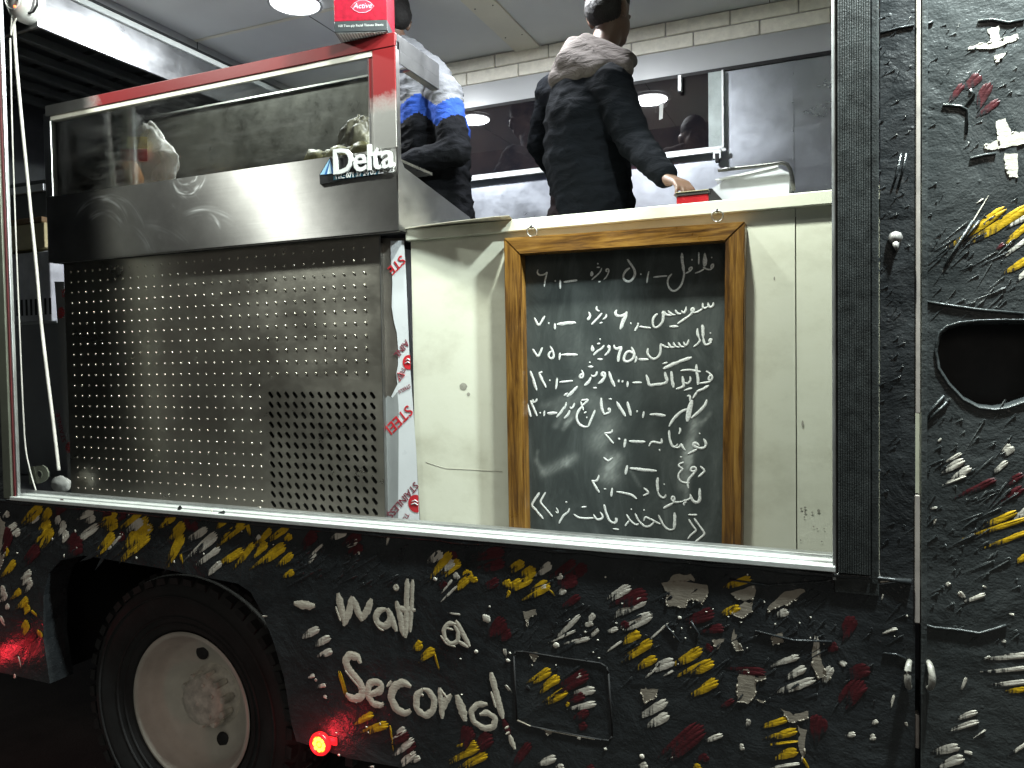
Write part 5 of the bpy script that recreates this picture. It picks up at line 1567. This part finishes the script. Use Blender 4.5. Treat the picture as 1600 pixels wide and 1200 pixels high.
def head(bm, c, yaw, pitch=0.0, s=1.0, nod=Vector((0,0,0))):
    """head with face: c = centre of the skull, local +y is where it looks"""
    R = Matrix.Rotation(yaw, 4, 'Z') @ Matrix.Rotation(pitch, 4, 'X')
    T = lambda x, y, z: Vector(c) + (R @ Vector((x, y, z)))*s
    ell(bm, T(0,-0.012,0.025), (0.074*s,0.094*s,0.092*s), R)
    ell(bm, T(0,0.026,-0.035), (0.060*s,0.066*s,0.072*s), R)
    ell(bm, T(0,0.05,-0.085), (0.036*s,0.032*s,0.026*s), R)
    ell(bm, T(0,0.092,-0.022), (0.012*s,0.018*s,0.022*s), R)
    ell(bm, T(0,0.088,0.010), (0.040*s,0.012*s,0.012*s), R)
    ell(bm, T(0,0.084,-0.058), (0.024*s,0.010*s,0.007*s), R)
    ell(bm, T(0,0.084,-0.070), (0.020*s,0.010*s,0.007*s), R)
    for e in (-1, 1):
        ell(bm, T(0.076*e,-0.012,-0.008), (0.010*s,0.020*s,0.032*s), R @ Matrix.Rotation(0.35*e, 4, 'Z'))
        ell(bm, T(0.083*e,-0.022,0.004), (0.007*s,0.013*s,0.024*s), R @ Matrix.Rotation(0.6*e, 4, 'Z'))
        ell(bm, T(0.030*e,0.080,0.0), (0.012*s,0.008*s,0.008*s), R)
    return T
def hand(bm, wrist, d, up, side, curl=0.5, s=1.0):
    """palm, four fingers of different lengths bent at the knuckles, thumb from the side of the palm"""
    d = Vector(d).normalized(); up = Vector(up); up = (up - d*up.dot(d)).normalized(); sd_ = d.cross(up)*side
    w = Vector(wrist)
    for k in range(4):
        o = sd_*(0.027-0.018*k)*s
        capsule(bm, w + o*0.5, w + d*0.082*s + o, 0.016*s, 0.0125*s)
    for k, L in enumerate((0.072, 0.082, 0.076, 0.058)):
        o = sd_*(0.029-0.0193*k)*s
        p = w + d*0.088*s + o
        r = 0.0092*s
        a = 0.0
        for seg, f in enumerate((0.45, 0.32, 0.23)):
            a += curl*(0.7 if seg == 0 else 0.9)
            q = p + (d*math.cos(a) - up*math.sin(a))*(L*f*s) + sd_*0.002*(1.5-k)
            capsule(bm, p, q, r, r*0.9); p = q; r *= 0.9
    p = w + d*0.025*s + sd_*0.030*s
    q = p + (d*0.6 + sd_*0.6 - up*0.45).normalized()*0.042*s
    capsule(bm, p, q, 0.0125*s, 0.0105*s)
    q2 = q + (d*0.9 + sd_*0.05 - up*0.4).normalized()*0.032*s
    capsule(bm, q, q2, 0.0105*s, 0.0085*s)

# ---------------- man in the black hooded jacket
YP = 0.86
def pp(px, py, y=YP): return P(px, py, y)
man = thing('person', (-0.83, YP, ZF), 'man in a black hooded jacket seen from behind, reaching down to the counter', 'person')
hd = pp(953, 22, YP+0.02)
yaw = -0.34           # looks into the truck and to the right
pel = pp(926, 350, YP+0.02); wai = pp(922, 290, YP+0.01); che = pp(916, 190, YP-0.01); upb = pp(916, 140, YP)
shL = pp(868, 148, YP+0.10); shR = pp(955, 138, YP-0.10)
elL = pp(846, 225, YP+0.14); wrL = pp(900, 312, YP+0.32)
elR = pp(992, 222, YP-0.14); wrR = pp(1043, 279, 0.60)
nk = pp(938, 88, YP)
hips = [pel + Vector((-0.07, -0.05, 0)), pel + Vector((0.07, 0.05, 0))]
bm = bmesh.new()
T = head(bm, hd, yaw, 0.0, 1.0)
ell(bm, pel, (0.15,0.12,0.11)); capsule(bm, pel, wai, 0.125, 0.125); capsule(bm, wai, che, 0.125, 0.14); capsule(bm, che, upb, 0.14, 0.11)
capsule(bm, upb, nk, 0.09, 0.056); capsule(bm, nk, hd + Vector((0,0,-0.05)), 0.056, 0.056)
capsule(bm, shL, shR, 0.07, 0.07); capsule(bm, upb, shL, 0.08, 0.065); capsule(bm, upb, shR, 0.08, 0.065)
capsule(bm, shL, elL, 0.052, 0.04); capsule(bm, elL, wrL, 0.04, 0.027)
capsule(bm, shR, elR, 0.052, 0.04); capsule(bm, elR, wrR, 0.04, 0.027)
hand(bm, wrR, (0.62, -0.62, -0.36), (0.2, -0.1, 1), -1, 0.55)
hand(bm, wrL, (0.5, 0.8, -0.3), (0,0,1), 1, 0.4)
for hp, dx in zip(hips, (-0.03, 0.03)):
    kn = Vector((hp.x+dx, hp.y+0.03, (hp.z+ZF)/2)); an = Vector((hp.x+dx, hp.y-0.01, ZF+0.09))
    capsule(bm, hp, kn, 0.085, 0.058); capsule(bm, kn, an, 0.056, 0.036)
    capsule(bm, an + Vector((0,0,-0.045)), an + Vector((0.06, 0.12, -0.058)), 0.036, 0.03)
fuse(bm, 'body', M_SKIN, man, 0.0062, 5)
# hair
M_HAIR = simple('black_hair', (0.010,0.009,0.009), 0.65, 0, 0.2, 0.7, 260, 0.9, 300)
bm = bmesh.new()
R = Matrix.Rotation(yaw, 4, 'Z')
ell(bm, T(0,-0.014,0.050), (0.077,0.097,0.086), R); ell(bm, T(0,-0.037,0.008), (0.0755,0.075,0.068), R)
fuse(bm, 'hair', M_HAIR, man, 0.006, 3, 0.003, 0.008)
# jacket
M_JKT = cloth('black_jacket_cloth', (0.0022,0.0030,0.0045), 0.35, 0.4)
M_HOODC = cloth('charcoal_hood_cloth', (0.075,0.066,0.062), 0.35, 0.6)
bm = bmesh.new()
wz = pp(926, 318, YP)
capsule(bm, wz + Vector((0,0,-0.06)), wz, 0.158, 0.165); capsule(bm, wz, pp(916,250,YP), 0.160, 0.170); capsule(bm, pp(916,250,YP), che, 0.170, 0.168)
capsule(bm, che, upb, 0.168, 0.135); capsule(bm, upb, nk + Vector((-0.01,0,-0.02)), 0.125, 0.082)
capsule(bm, shL, shR, 0.088, 0.088); capsule(bm, upb, shL, 0.10, 0.088); capsule(bm, upb, shR, 0.10, 0.088)
capsule(bm, shL, elL, 0.080, 0.064); capsule(bm, elL, wrL, 0.062, 0.048)
capsule(bm, shR, elR, 0.082, 0.066); capsule(bm, elR, wrR - (wrR-elR).normalized()*0.02, 0.064, 0.044)
fuse(bm, 'jacket', M_JKT, man, 0.0085, 5, 0.006, 0.11)
bm = bmesh.new()
# hood lying on the back and shoulders
hb = [pp(897,70,YP-0.02), pp(888,95,YP-0.06), pp(872,125,YP-0.07), pp(862,138,YP-0.06)]
capsule(bm, pp(915,68,YP-0.05), pp(980,92,YP-0.075), 0.040, 0.032)
capsule(bm, pp(905,82,YP-0.06), pp(975,108,YP-0.10), 0.055, 0.040)
capsule(bm, pp(890,100,YP-0.08), pp(935,112,YP-0.12), 0.06, 0.05)
capsule(bm, pp(873,124,YP-0.07), pp(905,118,YP-0.10), 0.045, 0.05)
capsule(bm, pp(898,74,YP+0.05), pp(880,110,YP), 0.045, 0.05)
capsule(bm, pp(898,70,YP+0.05), pp(940,66,YP+0.09), 0.03, 0.03)
capsule(bm, pp(980,92,YP-0.075), pp(985,96,YP+0.02), 0.032, 0.03)
fuse(bm, 'hood', M_HOODC, man, 0.0075, 9, 0.0022, 0.16)
# faint print on the back of the jacket: small grey marks hugging the cloth
bm = bmesh.new()
capsule(bm, hips[0] + Vector((0,0,0.08)), hips[1] + Vector((0,0,0.05)), 0.085, 0.085)
for hp, dx in zip(hips, (-0.03, 0.03)):
    kn = Vector((hp.x+dx, hp.y+0.03, (hp.z+ZF)/2)); an = Vector((hp.x+dx, hp.y-0.01, ZF+0.11))
    capsule(bm, hp, kn, 0.105, 0.08); capsule(bm, kn, an, 0.078, 0.06)
fuse(bm, 'trousers', cloth('dark_trousers', (0.006,0.004,0.005)), man, 0.012, 4, 0.008, 0.08)

# ---------------- man in the grey, blue and black sports jacket
Y2 = 1.02
man2 = thing('person', (-1.72, Y2, ZF), 'man in a grey, blue and black sports jacket working behind the display fridge', 'person')
def p2(px, py, y=Y2): return P(px, py, y)
hd2 = p2(611, 32, Y2-0.02)
yaw2 = 1.05
bm = bmesh.new()
T2 = head(bm, hd2, yaw2, -0.25, 1.0)
nk2 = p2(628, 82, Y2); up2 = p2(662, 140, Y2); ch2 = p2(675, 210, Y2); wa2 = p2(682, 300, Y2+0.02); pe2 = p2(690, 380, Y2+0.03)
sR2 = p2(694, 150, Y2-0.09); eR2 = p2(712, 236, Y2-0.15); wR2 = p2(628, 258, Y2-0.20)
sL2 = p2(640, 150, Y2+0.14); eL2 = p2(610, 235, Y2+0.18); wL2 = p2(570, 270, Y2-0.02)
capsule(bm, hd2 + Vector((0,0,-0.06)), nk2, 0.055, 0.06); capsule(bm, nk2, up2, 0.06, 0.11); capsule(bm, up2, ch2, 0.12, 0.14); capsule(bm, ch2, wa2, 0.14, 0.125); capsule(bm, wa2, pe2, 0.125, 0.14)
capsule(bm, sR2, sL2, 0.065, 0.065); capsule(bm, sR2, eR2, 0.05, 0.04); capsule(bm, eR2, wR2, 0.04, 0.028); capsule(bm, sL2, eL2, 0.05, 0.04); capsule(bm, eL2, wL2, 0.04, 0.028)
hand(bm, wR2, (-0.9, -0.1, -0.3), (0,0,1), 1, 0.5); hand(bm, wL2, (-0.8, -0.4, -0.3), (0,0,1), -1, 0.5)
for s_ in (-0.08, 0.08):
    hp = pe2 + Vector((0.3*s_, s_, 0)); kn = Vector((hp.x+0.01, hp.y, (hp.z+ZF)/2)); an = Vector((hp.x, hp.y, ZF+0.09))
    capsule(bm, hp, kn, 0.085, 0.058); capsule(bm, kn, an, 0.056, 0.036); capsule(bm, an + Vector((0,0,-0.045)), an + Vector((-0.12,0.02,-0.058)), 0.036, 0.03)
fuse(bm, 'body', M_SKIN, man2, 0.0066, 5)
bm = bmesh.new()
R = Matrix.Rotation(yaw2, 4, 'Z') @ Matrix.Rotation(-0.25, 4, 'X')
ell(bm, T2(0,-0.014,0.042), (0.079,0.098,0.090), R); ell(bm, T2(0,-0.046,0.0), (0.073,0.064,0.070), R)
fuse(bm, 'hair', M_HAIR, man2, 0.006, 3, 0.003, 0.008)
M_GREYC = cloth('pale_grey_nylon', (0.13,0.135,0.145), 0.2, 0.5)
M_BLUEC = cloth('royal_blue_nylon', (0.022,0.058,0.26), 0.25, 0.5)
M_BLKC = cloth('black_nylon', (0.006,0.0065,0.008), 0.4, 0.5)
bm = bmesh.new()
capsule(bm, pe2 + Vector((0,0,0.06)), wa2, 0.165, 0.16); capsule(bm, wa2, ch2, 0.16, 0.175); capsule(bm, ch2, up2, 0.175, 0.15); capsule(bm, up2, nk2 + Vector((0.02,0,-0.01)), 0.14, 0.08)
capsule(bm, sR2, sL2, 0.088, 0.088); capsule(bm, sR2, eR2, 0.082, 0.066); capsule(bm, eR2, wR2, 0.066, 0.046); capsule(bm, sL2, eL2, 0.082, 0.066); capsule(bm, eL2, wL2, 0.066, 0.046)
zA, zB = p2(660,205).z, p2(660,165).z
def pick2(c):
    # yoke line falls towards the sleeve, blue band below it
    x = c.x
    z = c.z
    t = (x - p2(655,0).x) / (p2(735,0).x - p2(655,0).x)
    h = lambda y: p2(680, y).z
    if t < 0.30: top = h(184) + (h(163) - h(184))*max(0, (t+0.4)/0.70)
    elif t < 0.70: top = h(163) - (t-0.30)/0.40*(h(163) - h(190))
    else: top = h(190) + (t-0.70)/0.30*(h(176)-h(190))
    top += 0.008*mnoise.noise(c*9)
    u_ = (x - p2(631,170).x)/(p2(652,166).x - p2(631,170).x)
    if -0.05 < u_ < 1.05 and abs(z - (h(173) + (u_-0.25)*0.014*(1 if u_ > 0.25 else -1.2))) < 0.0075*(1.1-u_): return 1
    wdt = 0.085 + 0.015*mnoise.noise(c*5)
    return 0 if z > top else (1 if z > top - wdt else 2)
fuse(bm, 'jacket', [M_GREYC, M_BLUEC, M_BLKC], man2, 0.0075, 5, 0.008, 0.10, pick2)
bm = bmesh.new()
for s_ in (-0.08, 0.08):
    hp = pe2 + Vector((0.3*s_, s_, 0)); kn = Vector((hp.x+0.01, hp.y, (hp.z+ZF)/2)); an = Vector((hp.x, hp.y, ZF+0.11))
    capsule(bm, hp + Vector((0,0,0.06)), kn, 0.115, 0.08); capsule(bm, kn, an, 0.078, 0.06)
fuse(bm, 'trousers', cloth('dark_trousers', (0.03,0.03,0.034)), man2, 0.012, 4, 0.008, 0.08)
